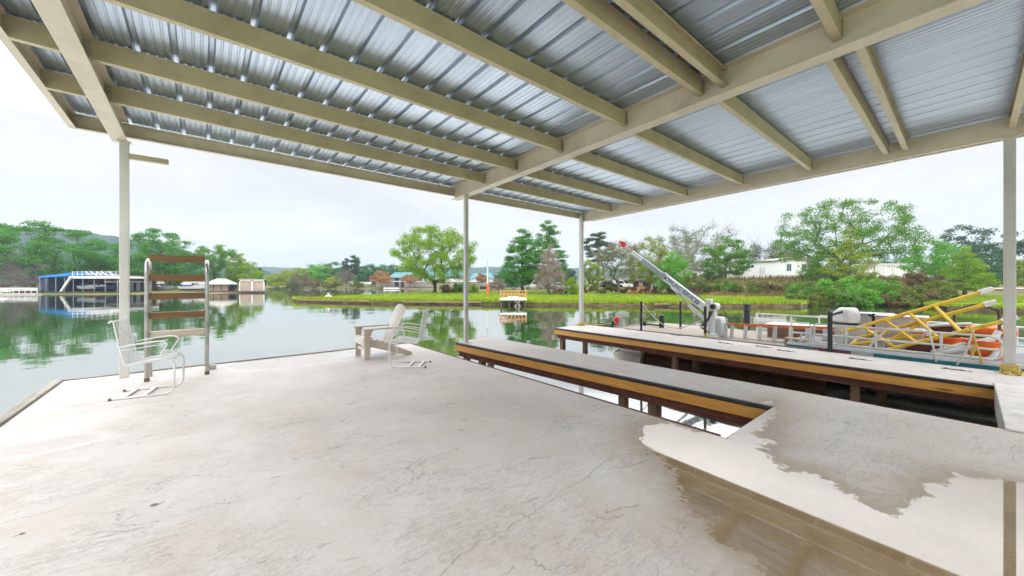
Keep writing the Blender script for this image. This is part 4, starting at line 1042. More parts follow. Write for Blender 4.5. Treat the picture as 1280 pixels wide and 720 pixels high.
M_ROPEY = paint('yellow_rope', (.60, .45, .12), .8, var=.2, scale=30, bump=.5)
M_TEAL = paint('teal_hull', (.012, .19, .23), .35, var=.1, scale=3, dirt=(.02, .08, .09), dirt_amt=.4)
M_BROWNW = wood('brown_panel', (.27, .155, .115), (.17, .09, .07), .6, axis=1)
BX = 9.80
bg_ = thing('work_barge', 'flat work barge with weathered plank sides carrying the crane', 'barge', (BX, 4.4, 0))
O = (BX, 4.4, 0)
b = MB(O); b.box((BX+.05, 1.98, -.14), (12.6, 7.0, -.055)); b.build('deck_boards', M_GREYWOOD, bg_)
b = MB(O); b.box((BX, 1.98, -.20), (BX+.048, 6.55, .0)); b.build('side_plank', M_GREYWOOD, bg_, bevel=.006)
b = MB(O); b.box((BX+.05, 7.0, -.2), (12.6, 7.045, -.02)); b.build('end_plank', wood('weathered_plank_cross', (.46, .41, .35), (.25, .21, .17), .8, axis=0), bg_, bevel=.005)
for x in (BX+.55, 12.0):
    f = MB(O); f.lathe((x, 1.9, -.55), [(.30, 0), (.33, .05), (.33, 4.6), (.27, 5.0), (.12, 5.35), (.02, 5.45)], 16, (0, 1, 0)); f.build('float', M_RUST, bg_, smooth=True)
f = MB(O); f.lathe((BX+.40, 5.6, -.52), [(.02, .49), (.335, .5), (.335, .85), (.28, 1.2), (.14, 1.55), (.02, 1.65)], 16, (0, 1, 0)); f.build('bow_cap', paint('cream_hull', (.80, .76, .68), .5), bg_, smooth=True)
# crane
cxy = onX(889, 418, 10.45); cx_, cy_ = 10.45, cxy.y
cr = thing('deck_crane', 'white boom crane with blue lettering and a red tip on the work barge', 'crane', (cx_, cy_, -.055))
O = Vector((cx_, cy_, -.055))
b = MB(O); b.box((cx_-.2, cy_-.2, -.055), (cx_+.2, cy_+.2, -.035)); b.lathe((cx_, cy_, -.035), [(.15, 0), (.15, .05), (.10, .09), (.10, .42), (.13, .45), (.13, .52), (.10, .55)], 16); b.build('pedestal', M_CRANE, cr, smooth=True)
b = MB(O); b.box((cx_-.10, cy_-.12, .48), (cx_+.10, cy_+.07, .80)); b.box((cx_-.085, cy_-.02, .80), (cx_+.085, cy_+.13, .93)); b.build('mast_head', M_CRANE, cr, bevel=.02)
b = MB(O); b.lathe((cx_-.13, cy_-.10, .74), [(.04, -.03), (.10, 0), (.10, .24), (.04, .27)], 18, (1, 0, 0)); w_ = b.build('winch', M_CRANE, cr, smooth=True, bevel=.01)
b = MB(O); b.lathe((cx_-.175, cy_-.10, .74), [(.03, 0), (.07, .005), (.07, .04), (.03, .045)], 14, (1, 0, 0)); b.build('winch_hub', M_BLACK, w_, smooth=True)
foot = Vector((cx_, cy_+.05, .62)); tip = onX(781, 308, cx_); tipend = Vector((cx_, tip.y, tip.z))
dv = (tipend-foot).normalized(); Lb = (tipend-foot).length; upv = Vector((1, 0, 0)).cross(dv); upv = upv if upv.z > 0 else -upv
def along(f): return foot+dv*(Lb*f)
b = MB(O); b.bar(along(-.02), along(.50), .12, .185, up=upv); b.build('boom_outer', M_CRANE, cr, bevel=.008)
b = MB(O); b.bar(along(.495), along(.755), .095, .135, up=upv); b.bar(along(.47), along(.505), .14, .21, up=upv); b.build('boom_middle', M_CRANEG, cr, bevel=.006)
b = MB(O); b.bar(along(.745), along(.90), .075, .115, up=upv); b.build('boom_inner', M_CRANE, cr, bevel=.005)
b = MB(O); b.bar(along(.895), along(1.0), .045, .06, up=upv); b.bar(along(.90)+upv*-.03, along(.98)+upv*-.045, .03, .03, up=upv); b.build('boom_extension', paint('rusty_white', (.52, .42, .30), .6, var=.2, scale=12, dirt=(.25, .12, .05), dirt_amt=.8), cr)
tp = along(1.02)
b = MB(O); b.lathe(tp+Vector((-.045, 0, .02)), [(.02, 0), (.085, .012), (.095, .03), (.095, .065), (.085, .08), (.02, .092)], 18, (1, 0, 0)); b.tube([tp+Vector((0, .02, .07)), tp+Vector((0, .13, .12))], [.06, .045], 10); b.build('tip_sheave', M_RED, cr, smooth=True)
b = MB(O); b.tube([foot+Vector((-.02, -.02, -.34)), along(.16)+upv*-.22], .05, 10); rm = b.build('lift_ram', M_CRANE, cr, smooth=True)
b = MB(O); b.tube([along(.16)+upv*-.22, along(.335)+upv*-.13], .028, 10); b.build('ram_rod', M_ALU, rm, smooth=True)
b = MB(O); b.bar(along(.30)+upv*-.14, along(.38)+upv*-.11, .05, .07, up=upv); b.build('ram_bracket', M_CRANE, cr, bevel=.004)
b = MB(O)
for k in range(3): b.tube(smoothpath([(cx_-.12, cy_-.02+.05*k, .0+.05*k), (cx_-.17-.02*k, cy_+.1+.04*k, .2), (cx_-.13, cy_+.02*k, .42), (cx_-.11, cy_-.08+.04*k, .62)], 6), .012, 6)
b.tube(smoothpath([(cx_+.1, cy_-.15, .8), (cx_+.05, cy_-.32, .6), (cx_, cy_-.38, .35), (cx_, cy_-.45, .2)], 6), .01, 6)
b.build('hoses', M_BLACK, cr, smooth=True)
# lettering along the side that faces the dock
e1 = -dv; e2 = upv; e3 = e1.cross(e2); mt = Matrix((e1, e2, e3)).transposed().to_4x4()
pos_ = along(.29)+Vector((-.0625, 0, 0))-O
if e3.x > 0: pass
mt.translation = pos_
text_mesh('ROWLING SERVICES', .16, M_BLUE, 'lettering', cr, mt @ Matrix.Diagonal((.86, 1, 1, 1)), .001)
# hydraulic box behind the mast
b = MB(); b.box((-.2, -.13, 0), (.2, .13, .46)); b.box((-.16, -.1, .46), (.16, .1, .5)); o = b.build('machine_box', M_CRANE, loc=(10.75, onX(899, 400, 10.75).y, -.055), bevel=.015); tag(o, 'pale grey machine box on the barge right of the crane mast', 'machine box')
# posts along dock and barge
def pole(px, base_px_X, pytop, lab, r=.033, mat=M_BLACK, z0=0, band=None):
    X = base_px_X; p = onX(px, pytop, X)
    t = MB(); t.tube([(0, 0, 0), (0, 0, p.z-z0)], r, 12); o = t.build('mooring_post', mat, loc=(X, p.y, z0), smooth=True); tag(o, lab, 'post', 'black posts along the barge'); return Vector((X, p.y, p.z))
pa = pole(801.5, 9.66, 377, 'thin black mooring post nearest the far end of the side dock', z0=-.02)
pb = pole(850.5, 11.4, 377, 'thin black post on the far side of the barge in front of the bank', z0=-.055)
pc = pole(881.5, 9.68, 383, 'black mooring post standing in front of the crane mast', z0=-.02)
pd = pole(1037.5, 9.66, 390, 'black mooring post at the end of the pontoon boat railing', .04, z0=-.02)
b = MB(); b.tube([(0, 0, 0), (0, 0, .10)], .040, 12); o = b.build('post_collar', M_ROPEY, loc=(pc.x, pc.y, -.0), smooth=True); tag(o, 'yellow rope collar round the foot of the post before the crane mast', 'rope')
pe = onX(827, 395, 11.2)
b = MB(); b.tube([(0, 0, 0), (0, 0, pe.z+.055)], .075, 14); b.tube([(0, 0, pe.z+.055), (0, 0, pe.z+.075)], .085, 14); o = b.build('bollard', M_BLACK, loc=(11.2, pe.y, -.055), smooth=True); tag(o, 'short thick black bollard on the barge under the white rope', 'bollard')
b = MB(); b.tube([(0, .35, .0), (0, -.35, .0)], .03, 8); b.tube([(0, .2, -.06), (0, .2, .08)], .05, 8); o = b.build('deck_cleat', M_BLACK, loc=(11.3, pe.y+.45, .0), smooth=True); tag(o, 'low black bar cleat left of the short bollard', 'cleat')
b = MB(); s0 = pa+Vector((0, 0, -.02)); s1 = Vector((cx_-.05, cy_+.22, .36))
b.tube([s0.lerp(s1, f)+Vector((0, 0, -.52*math.sin(f*PI)**1.0*(1-.25*f))) for f in np.linspace(0, 1, 24)], .013, 7)
o = b.build('rope', M_ROPEW, smooth=True); tag(o, 'white rope hanging in a curve from the black post to the crane', 'rope')
# red marker at the barge's end
q = onX(771, 408, 10.3)
t = thing('marker_float', 'round red marker float on a short stick at the end of the barge', 'marker', (10.3, q.y, -.055))
b = MB(); b.lathe((0, 0, .10), [(.01, 0), (.05, .02), (.085, .08), (.09, .14), (.07, .20), (.02, .235)], 16); b.build('float_ball', M_RED, t, smooth=True)
b = MB(); b.tube([(0, 0, 0), (0, 0, .12)], .02, 8); b.build('stick', M_ORANGE, t)
q = onX(766, 404, 10.1)
b = MB(); b.tube([(0, 0, 0), (0, 0, .2)], .035, 10); b.tube([(-.08, 0, .02), (.08, .05, .02)], .03, 8); o = b.build('corner_post', M_BLACK, loc=(10.1, q.y, -.055), smooth=True); tag(o, 'stubby black corner post beside the round red marker', 'post')
b = MB(); b.tube([Vector((9.45, 7.9, .06)).lerp(Vector((10.1, q.y, .08)), f)+Vector((0, 0, -.05*math.sin(f*PI))) for f in np.linspace(0, 1, 10)], .012, 6); o = b.build('rope', M_ROPEY, smooth=True); tag(o, 'thin yellow line tied from the dock corner to the stubby black post', 'rope')
def coil(cx0, cy0, s_, n_, z0, lab):
    b = MB(); rr = random.Random(n_)
    for k in range(n_):
        z = z0+k*.02; o_ = s_+.012+rr.uniform(0, .006)
        b.tube([(cx0+o_*sx*rr.uniform(.96, 1.08), cy0+o_*sy, z+rr.uniform(-.008, .008)) for sx, sy in ((-1, -1), (0, -1.12), (1, -1), (1.12, 0), (1, 1), (0, 1.12), (-1, 1), (-1.12, 0))], .011, 6, closed=True)
    for k in range(4):
        a = rr.uniform(0, 6); b.tube(smoothpath([(cx0-s_-.02, cy0+s_*math.sin(a), z0+.05), (cx0-s_-.08, cy0+.1*math.cos(a), .03), (cx0-s_-.05-.1*rr.random(), cy0+.12*math.sin(a+1), .014), (cx0-.02, cy0-s_-.06, .016), (cx0+s_, cy0-s_-.03, z0+.03)], 6), .010, 6)
    o = b.build('rope_coil', M_ROPEY, smooth=True); tag(o, lab, 'rope')
coil(9.50, -.40, .062, 6, .03, 'yellow rope wound round the foot of the right canopy post')
coil(9.36, 7.86, .055, 4, .02, 'yellow rope wound round the foot of the third canopy post')
# deck wear: bolts and mooring cleats
M_IRON = paint('dark_iron', (.06, .055, .05), .6, var=.3, scale=10, dirt=(.2, .09, .04), dirt_amt=.6)

# ================================================================ pontoon boat with white railings
PX0, PX1, PY0, PY1 = 9.86, 12.3, -2.7, 2.52
pt = thing('pontoon_boat', 'pontoon work boat with white railings and teal stripe along the side dock', 'boat', (PX0, 0, 0))
O = Vector((PX0, 0, 0))
b = MB(O); b.box((PX0+.01, PY0, .03), (PX1, PY1, .10)); b.build('boat_deck', paint('grey_carpet', (.26, .265, .27), .8, var=.2, scale=6, bump=.3), pt)
b = MB(O); b.box((PX0-.02, PY0, -.12), (PX0+.008, 1.15, .035)); b.box((PX0-.03, PY0, -.055), (PX0-.021, 1.15, -.045)); b.box((PX1, PY0, -.12), (PX1+.03, PY1, .035)); b.build('teal_band', M_TEAL, pt, bevel=.004)
b = MB(O); b.box((PX0-.02, PY0, .037), (PX0+.008, PY1, .105)); b.box((PX1, PY0, .037), (PX1+.03, PY1, .105)); b.build('gunwale', M_CRANE, pt, bevel=.006)
b = MB(O); b.box((PX0-.02, 2.12, -.12), (PX0+.008, PY1, .035)); b.build('teal_band', M_TEAL, pt, bevel=.004)
pn = MB(O); pn.box((PX0-.022, 1.155, -.12), (PX0+.008, 2.115, .035)); pno = pn.build('name_panel', M_CRANEG if False else paint('panel_grey', (.50, .51, .54), .4, var=.06), pt)
pl = MB(O); pl.box((PX0-.026, 1.47, -.09), (PX0-.0225, 2.10, .03)); plo = pl.build('name_plate', paint('navy', (.015, .045, .15), .4), pt)
mtx = Matrix(((0, 0, -1, 0), (-1, 0, 0, 0), (0, 1, 0, 0), (0, 0, 0, 1))); mtx = Matrix.Translation((-.0268, 1.785, -.035)) @ mtx
text_mesh('TROLOMAR', .115, paint('letter_red', (.62, .07, .03), .5), 'lettering', plo, mtx, .0006)
for x in (PX0+.45, PX1-.45):
    f = MB(O); f.lathe((x, PY0-.2, -.42), [(.02, 0), (.28, .04), (.30, .1), (.30, 4.7), (.22, 5.2), (.08, 5.55)], 16, (0, 1, 0)); f.build('pontoon', M_ALU, pt, smooth=True)
RT, RM, RB = .515, .30, .135
def rail(pts, r=.019, nm='railing'): b = MB(O); [b.tube(p, r, 7) for p in pts]; return b.build(nm, M_WHITE, pt, smooth=True)
x = PX0+.02
rail([[(x, 2.05, RB), (x, 2.05, RT-.03), (x, 2.02, RT), (x, 1.0, RT), (x, -.22, RT), (x, -.30, RT-.03), (x, -.35, RT-.1), (x, -.33, RB+.06), (x, -.25, RB), (x, 2.05, RB)], [(x, 2.05, RM), (x, -.34, RM)], [(x, 1.12, RB), (x, 1.12, RT)], [(x, 1.55, RT), (x, 1.55, RB)], [(x, .98, RT), (x, 1.22, RB)], [(x, .3, RB), (x, .3, RT)]])
rail([[(x, 2.10, RB-.05), (x, 2.10, RT-.06), (x, 2.14, RT), (x, 2.42, RT), (x, 2.46, RT-.06), (x, 2.46, RB-.05)], [(x, 2.10, RM), (x, 2.46, RM)], [(x, 2.27, RM), (x, 2.27, RB)]], .018, 'gate')
rail([[(x, -.75, RB), (x, -.75, RT), (x, -2.6, RT), (x, -2.6, RB)], [(x, -.75, RM), (x, -2.6, RM)], [(x, -1.6, RB), (x, -1.6, RT)]])
x = PX1-.05
rail([[(x, PY0+.1, RB), (x, PY0+.1, RT-.03), (x, PY0+.12, RT), (x, PY1-.1, RT), (x, PY1-.08, RT-.03), (x, PY1-.08, RB)], [(x, PY0+.1, RM), (x, PY1-.08, RM)]]+[[(x, y, RB), (x, y, RT)] for y in (-1.6, -.6, .4, 1.4)])
pw = MB(O); pw.box((PX0+.03, -.74, .13), (PX0+.04, -2.58, .30)); pw.build('side_panel', M_CRANE, pt)
# white cushioned bench on the barge with brown panelled sides, and a far rail
t = thing('storage_bench', 'long bench with white top and brown panelled side on the barge', 'bench', (11.45, 2.35, -.055)); O2 = Vector((11.45, 2.35, -.055))
z1 = onX(925, 402, 11.45).z
b = MB(O2); b.box((11.42, 1.25, z1-.06), (12.1, 3.42, z1)); b.build('bench_top', M_WHITE, t, bevel=.012)
b = MB(O2); b.box((11.46, 1.30, -.055), (12.06, 3.36, z1-.062)); b.build('bench_side', M_BROWNW, t)
t = thing('barge_railing', 'white railing with clear gaps along the far side of the barge', 'railing', (12.5, 2.4, -.055)); O2 = Vector((12.5, 2.4, -.055))
zr = .47
b = MB(O2)
b.bar((12.5, 3.95, zr), (12.5, 1.2, zr), .04, .04); b.bar((12.5, 3.95, .25), (12.5, 1.2, .25), .03, .03)
for y in (3.93, 3.1, 2.2, 1.24): b.bar((12.5, y, -.055), (12.5, y, zr), .04, .04, up=(0, 1, 0))
b.build('rail_frame', M_WHITE, t)
q = onX(933, 381, 12.7)
b = MB(); b.tube([(0, 0, -1.6), (0, 0, q.z+.02)], .085, 12); b.tube([(0, 0, q.z-.17), (0, 0, q.z-.06)], [.13, .10], 12); o = b.build('mooring_pile', M_BLACK, loc=(12.75, q.y, 0), smooth=True); tag(o, 'dark mooring pile with a pale collar behind the white barge railing', 'pile')

# orange step ladder lying on edge
M_LADO = paint('orange_fibreglass', (.70, .165, .035), .45, var=.12, scale=6, dirt=(.4, .12, .05), dirt_amt=.4)
l = thing('step_ladder', 'orange fibreglass ladder with white rungs lying on its edge along the barge', 'ladder', (10.62, 2.4, 0)); O3 = Vector((10.62, 2.4, 0))
ya, yb = 4.05, .55; zt0, zt1 = .275, .44
def LZ(y): return zt0+(zt1-zt0)*(ya-y)/(ya-yb)
b = MB(O3); b.bar((10.62, ya, LZ(ya)), (10.62, yb, LZ(yb)), .035, .075); b.build('top_rail', M_LADO, l, bevel=.004)
b = MB(O3); b.bar((10.62, ya, LZ(ya)-.36), (10.62, yb, LZ(yb)-.40), .035, .07); b.build('bottom_rail', M_WHITE, l, bevel=.004)
for k in range(11):
    y = ya-.16-k*.315; b = MB(O3); b.bar((10.60, y+.02, LZ(y)-.36), (10.60, y, LZ(y)-.01), .085, .03, up=(1, 0, 0)); b.build('rung', M_WHITE, l, bevel=.004)
b = MB(O3); b.bar((10.60, ya+.02, -.055), (10.60, ya-.01, LZ(ya)+.05), .10, .07, up=(1, 0, 0)); b.build('end_leg', M_WHITE, l, bevel=.006)
# cinder block at the near edge
q = onX(994, 437, 9.86)
t = MB(); 
for sx in (-.2, -.02, .16): t.box((-.095, sx, 0), (.095, sx+.045, .19))
for xx in (-.095, .06): t.box((xx, -.155, 0), (xx+.035, -.02, .19)); t.box((xx, .025, 0), (xx+.035, .16, .19))
t2 = MB()
for y0 in (-.2, .0, .17): t2.box((-.09, y0, 0), (.09, y0+.035, .17))
t2.box((-.09, -.165, 0), (.09, -.0, .035)); t2.box((-.09, .035, 0), (.09, .17, .035)); t2.box((-.09, -.165, .135), (.09, 0, .17)); t2.box((-.09, .035, .135), (.09, .17, .17))
o = t2.build('concrete_block', paint('tan_block', (.42, .33, .22), .9, var=.2, scale=20, bump=.6), loc=(9.97, q.y, .0), bevel=.004); tag(o, 'tan hollow concrete block at the edge between barge and pontoon boat', 'block')
# outboard motor
q = onX(1056, 396, 11.0)
om = thing('outboard_motor', 'white outboard motor with black stripe standing on the pontoon boat', 'outboard motor', (11.0, q.y, .10), math.radians(38)); 
b = MB(); 
secs = [(-.31, .09, .44, .60), (-.28, .13, .41, .68), (-.18, .155, .38, .74), (-.02, .165, .36, .73), (.14, .155, .36, .65), (.27, .125, .38, .56), (.35, .06, .42, .50)]
ring = []; vs_ = []
for x_, hw, z0_, z1_ in secs:
    for a in range(14):
        an = 2*PI*a/14; cz = (z0_+z1_)/2; vs_.append((x_, hw*math.copysign(abs(math.cos(an))**.42, math.cos(an)), cz+(z1_-z0_)/2*math.copysign(abs(math.sin(an))**.5, math.sin(an))))
k = 14; b.add(vs_, [(i*k+j, i*k+(j+1) % k, (i+1)*k+(j+1) % k, (i+1)*k+j) for i in range(len(secs)-1) for j in range(k)]+[tuple(range(k-1, -1, -1)), tuple((len(secs)-1)*k+j for j in range(k))])
b.build('cowling', M_CRANE, om, smooth=True)
b = MB(); [b.bar((-.20, sy*.160, .64), (.22, sy*.150, .53), .02, .05) for sy in (-1, 1)]; b.box((-.27, -.158, .345), (.27, .158, .40)); b.bar((.06, -.03, .715), (.26, -.02, .60), .12, .016); b.build('cowling_stripe', M_BLACK, om)
b = MB(); b.extr([(-.10, .40), (.12, .40), (.10, .0), (-.02, 0)], (0, -.06, 0), (0, .06, 0), (1, 0, 0), (0, 0, 1)); b.build('leg', M_CRANE, om, bevel=.01)
b = MB(); b.bar((.28, .05, .52), (.42, .02, .62), .09, .07); b.bar((.34, -.02, .46), (.50, -.12, .74), .05, .05); b.tube([(.44, -.05, .60), (.62, -.16, .46)], .04, 8); b.build('tiller', M_BLACK, om, bevel=.006)
q = onX(1092, 392, 11.3)
b = MB(); b.tube([(0, 0, 0), (0, .0, q.z-.1)], .03, 8); b.bar((0, -.1, q.z-.2), (0, .08, q.z-.13), .06, .05); o = b.build('control_lever', M_BLACK, loc=(11.3, q.y, .10), smooth=True); tag(o, 'black control lever stand right of the outboard motor', 'lever')

# yellow tubular frames leaning over the railing
def frame(lab, A0, A1, B0, B1, fr_, tips=True):
    t = thing('yellow_frame', lab, 'frame', tuple(A0), 0, 'yellow tubular frames on the pontoon boat'); Oq = Vector(A0)
    A0, A1, B0, B1 = map(Vector, (A0, A1, B0, B1))
    for p, q_ in ((A0, A1), (B0, B1)):
        b = MB(Oq); b.tube([p, q_], .033, 9); r_ = b.build('rail', M_YEL, t, smooth=True)
        if tips:
            b = MB(Oq); b.tube([q_, q_+(q_-p).normalized()*.16+Vector((0, -.02, .02))], [.05, .04], 8); b.build('end_wrap', M_ROPEW, r_, smooth=True)
    for f in fr_:
        b = MB(Oq); b.bar(A0.lerp(A1, f), B0.lerp(B1, f), .055, .035); b.build('cross_bar', M_YEL, t, bevel=.004)
    return t
A0 = onX(1052, 415, 10.12); A1 = onX(1224, 366, 10.9); B0 = onX(1098, 440, 9.96); B1 = onX(1252, 402, 10.2)
frame('tall yellow frame with wide cross bars rising above the railing to the right', A0, A1, B0, B1, (.16, .34, .52, .70))
A0 = onX(1068, 424, 10.25); A1 = onX(1230, 381, 10.6); B0 = onX(1062, 431, 10.0); B1 = onX(1150, 419, 10.3)
frame('slimmer yellow frame lying between the rails of the tall yellow frame', A0, A1, B0, B1, (.03, .30, .62), False)
q = A1; b = MB(); b.tube([A1, A1+(A1-A0).normalized()*.15], [.05, .04], 8); o = b.build('cloth_wrap', M_ROPEW, smooth=True); tag(o, 'white cloth wrapped round the upper end of the slimmer yellow frame', 'cloth')
# black hoop
p0 = onX(1193, 388, 10.9); p1 = onX(1249, 389, 10.9)
b = MB(); b.tube(smoothpath([(10.9, p0.y, .10), (10.9, p0.y, p0.z-.05), (10.9, p0.y-.05, p0.z+.02), (10.9, (p0.y+p1.y)/2, p0.z+.12), (10.9, p1.y+.05, p1.z+.03), (10.9, p1.y, p1.z-.05), (10.9, p1.y, .10)], 8), .022, 8); o = b.build('hoop', M_IRON, smooth=True); tag(o, 'dark metal hoop standing on the pontoon boat under the yellow frame ends', 'hoop')
# crates, buckets, floats, pipes
def bucket(lab, px, py, X, r, h, mat=M_ORANGE, tilt=0):
    q = onX(px, py, X); t = thing('orange_tub', lab, 'tub', (X, q.y, .10)); b = MB(); b.lathe((0, 0, 0), [(r*.8, 0), (r, h*.9), (r*1.06, h*.9), (r*1.06, h), (r*.94, h), (r*.75, .03)], 18); b.build('tub_body', mat, t, smooth=True)
    hn = MB(); hn.tube(arc((0, 0, h*.92), r*1.04, 0, PI, 10, (0, 1, 0), (.8, 0, -.6)), .008, 5); hn.build('tub_handle', M_WHITE, t)
bucket('large orange tub on the pontoon boat behind the rounded railing end', 1232, 440, 10.35, .23, .30)
bucket('orange tub half hidden behind the yellow cross bars', 1176, 425, 10.9, .27, .26)
def pad(lab, px, py, X, sx, sy, sz, mat, nm='float_cushion', z=.10):
    q = onX(px, py, X); b = MB(); b.box((-sx/2, -sy/2, 0), (sx/2, sy/2, sz)); o = b.build(nm, mat, loc=(X, q.y, z), bevel=min(sz, sx, sy)*.3); tag(o, lab, 'cushion'); return o
pad('orange float cushion on a rack at the right end of the pontoon boat', 1238, 410, 11.3, .35, .6, .16, M_ORANGE, z=.40)
rk = MB(); 
for dy in (-.25, .25): rk.bar((-.1, dy, 0), (-.1, dy, .298), .03, .03, up=(0, 1, 0)); rk.bar((.12, dy, 0), (.12, dy, .298), .03, .03, up=(0, 1, 0))
rk.box((-.16, -.3, .27), (.16, .3, .298)); q = onX(1238, 410, 11.3); o = rk.build('low_rack', M_WHITE, loc=(11.3, q.y, .10)); tag(o, 'low white rack carrying the orange float cushion', 'rack')
M_MAROON = paint('maroon', (.12, .03, .025), .6, var=.2, scale=5); M_PINKW = paint('pale_pink', (.56, .47, .43), .6, var=.1, scale=4, dirt=(.3, .2, .16), dirt_amt=.5)
def crate(lab, px, py, X, sx, sy, sz, mat, z=.10):
    q = onX(px, py, X); b = MB(); b.box((-sx/2, -sy/2, 0), (sx/2, sy/2, sz-.03)); b.box((-sx/2-.012, -sy/2-.012, sz-.03), (sx/2+.012, sy/2+.012, sz)); b.box((-sx/2-.006, -sy/2-.006, .02), (sx/2+.006, sy/2+.006, .05))
    o = b.build('storage_box', mat, loc=(X, q.y, z), bevel=.01); tag(o, lab, 'box')
crate('white locker standing behind the railing right of the black mooring post', 1062, 425, 10.75, .4, .42, .34, M_CRANE)
crate('pale grey locker behind the lower yellow frame', 1092, 425, 10.6, .35, .34, .30, paint('locker_grey', (.46, .45, .45), .5, var=.1))
crate('pinkish white seat box behind the upper yellow frame', 1127, 410, 11.5, .6, .75, .58, M_PINKW)
crate('white tall locker under the upper yellow frame', 1142, 425, 10.9, .4, .4, .36, M_CRANE)
crate('dark maroon box on the deck below the yellow cross bars', 1158, 440, 10.5, .3, .5, .16, M_MAROON)
crate('maroon box behind the orange tub', 1175, 410, 11.6, .4, .7, .42, M_MAROON)
crate('green box right of the dark hoop leg', 1205, 425, 11.2, .4, .5, .30, paint('green_box', (.08, .15, .05), .6, var=.2))
crate('grey bulky locker behind the outboard motor', 1085, 400, 11.9, .5, .8, .58, paint('locker_grey', (.46, .45, .45), .5))
for k, (pts_, r) in enumerate(((((1165, 441, 10.3), (1200, 432, 10.3), (1238, 424, 10.35), (1249, 414, 10.4)), .045), (((1160, 446, 10.15), (1195, 438, 10.15), (1225, 432, 10.2), (1248, 420, 10.3)), .04), (((1170, 450, 10.05), (1205, 446, 10.05), (1235, 449, 10.05), (1249, 436, 10.1)), .038), (((1150, 408, 11.4), (1185, 406, 11.4), (1215, 405, 11.4)), .035))):
    b = MB(); b.tube(smoothpath([onX(*q) for q in pts_], 6), r, 9); o = b.build('white_pipe', M_WHITE, smooth=True)
    tag(o, ['thick white pipe bending up behind the orange tub', 'white pipe lying below the thick bent pipe', 'lowest white pipe along the railing foot', 'straight white pipe far back under the yellow frame'][k], 'pipe', 'white pipes on the pontoon boat')
x = PX0
for k, pts_ in enumerate((((1211, 406), (1217, 421), (1222, 436), (1228, 455)), ((1160, 410), (1164, 424), (1168, 440), (1170, 452)), ((1217, 412), (1209, 436), (1202, 448), (1196, 456)), ((1213, 410), (1220, 430), (1214, 445), (1216, 430)))):
    b = MB(); b.tube(smoothpath([onX(a, c_, PX0-.03) for a, c_ in pts_], 6), .014, 6); o = b.build('rope', M_ROPEW if k in (1, 2) else M_ROPEY, smooth=True)
    tag(o, ['yellow rope hanging over the railing in front of the orange tub', 'thin white rope hanging over the railing left of the ropes', 'white line slanting from the railing down to the dock', 'short loop of yellow rope tied to the railing top'][k], 'rope')
b = MB(); b.tube(smoothpath([(PX0-.03, -.95, .30), (PX0-.05, -.85, .12), (PX0-.05, -.72, .06), (PX0-.05, -.66, .12), (PX0-.05, -.75, .17), (PX0-.05, -.85, .10)], 6), .02, 7); o = b.build('rope', paint('blue_rope', (.06, .10, .22), .8, scale=30), smooth=True); tag(o, 'dark blue rope loop hanging on the boat side right of the canopy post', 'rope')

for k, (px, py, lab) in enumerate(((845, 419, 'flat dark iron plate on the side dock nearest the crane rope'), (905, 429, 'flat dark iron plate on the side dock in front of the machine box'), (952, 433.5, 'flat dark iron plate on the side dock left of the tan block'), (980, 438.5, 'flat dark iron plate on the side dock below the tan block'), (1072, 449, 'flat dark iron plate on the side dock below the blue name plate'), (1192, 462, 'flat dark iron plate on the side dock nearest the right canopy post'))):
    q = onz(px, py, 0); b = MB(); b.box((-.035, -.12, .001), (.035, .12, .008)); b.box((-.012, -.19, .001), (.012, -.125, .006)); b.tube([(-.02, -.08, .008), (-.02, -.08, .018)], .012, 8); b.tube([(.02, .08, .008), (.02, .08, .018)], .012, 8)
    o = b.build('iron_plate', M_IRON, loc=(q.x, q.y, 0)); tag(o, lab, 'iron plate', 'iron plates on the side dock')

M_BOARD = paint('white_board', (.60, .58, .54), .6, var=.12, scale=6, dirt=(.30, .22, .15), dirt_amt=.6)
for k, (px, pt_, pb_, X, w_, lab) in enumerate(((1049, 407, 437, 10.2, .12, 'white upright board just right of the black mooring post on the pontoon boat'), (1078, 408, 436, 10.35, .15, 'white upright board behind the middle of the left railing bay'), (1101, 410, 438, 10.35, .09, 'narrow white upright board left of the slanting railing brace'), (1119, 408, 438, 10.5, .13, 'white upright board right of the slanting railing brace'), (1133, 410, 437, 10.7, .08, 'narrow white upright board under the yellow cross bars'), (1162, 412, 440, 10.8, .07, 'grey white stanchion left of the orange tub'))):
    q = onX(px, pt_, X); b = MB(); b.bar((0, 0, 0), (.05, .03, q.z-.10), w_, .03, up=(1, 0, 0)); b.box((-.02, -w_/2-.02, 0), (.03, w_/2+.02, .03)); o = b.build('white_board', M_BOARD, loc=(X, q.y, .10), bevel=.004); tag(o, lab, 'board', 'white boards standing behind the railing')
b = MB(O := Vector((cx_, cy_, -.055))); b.tube(smoothpath([foot+Vector((-.08, -.05, .18)), along(.2)+upv*.14, along(.5)+upv*.14, along(.75)+upv*.10, along(.97)+upv*.06], 5), .008, 5); b.build('hoist_cable', M_BLACK, cr)
b = MB(O); b.box(tuple(Vector((cx_-.104, cy_-.07, .55))), tuple(Vector((cx_-.101, cy_+.0, .66)))); b.build('warning_plate', M_YEL, cr)
for f in (.1, .46): b = MB(O); b.lathe(along(f)+Vector((-.066, 0, 0)), [(.022, 0), (.022, -.012), (.012, -.014)], 8, (1, 0, 0)); b.build('pin', M_IRON, cr)
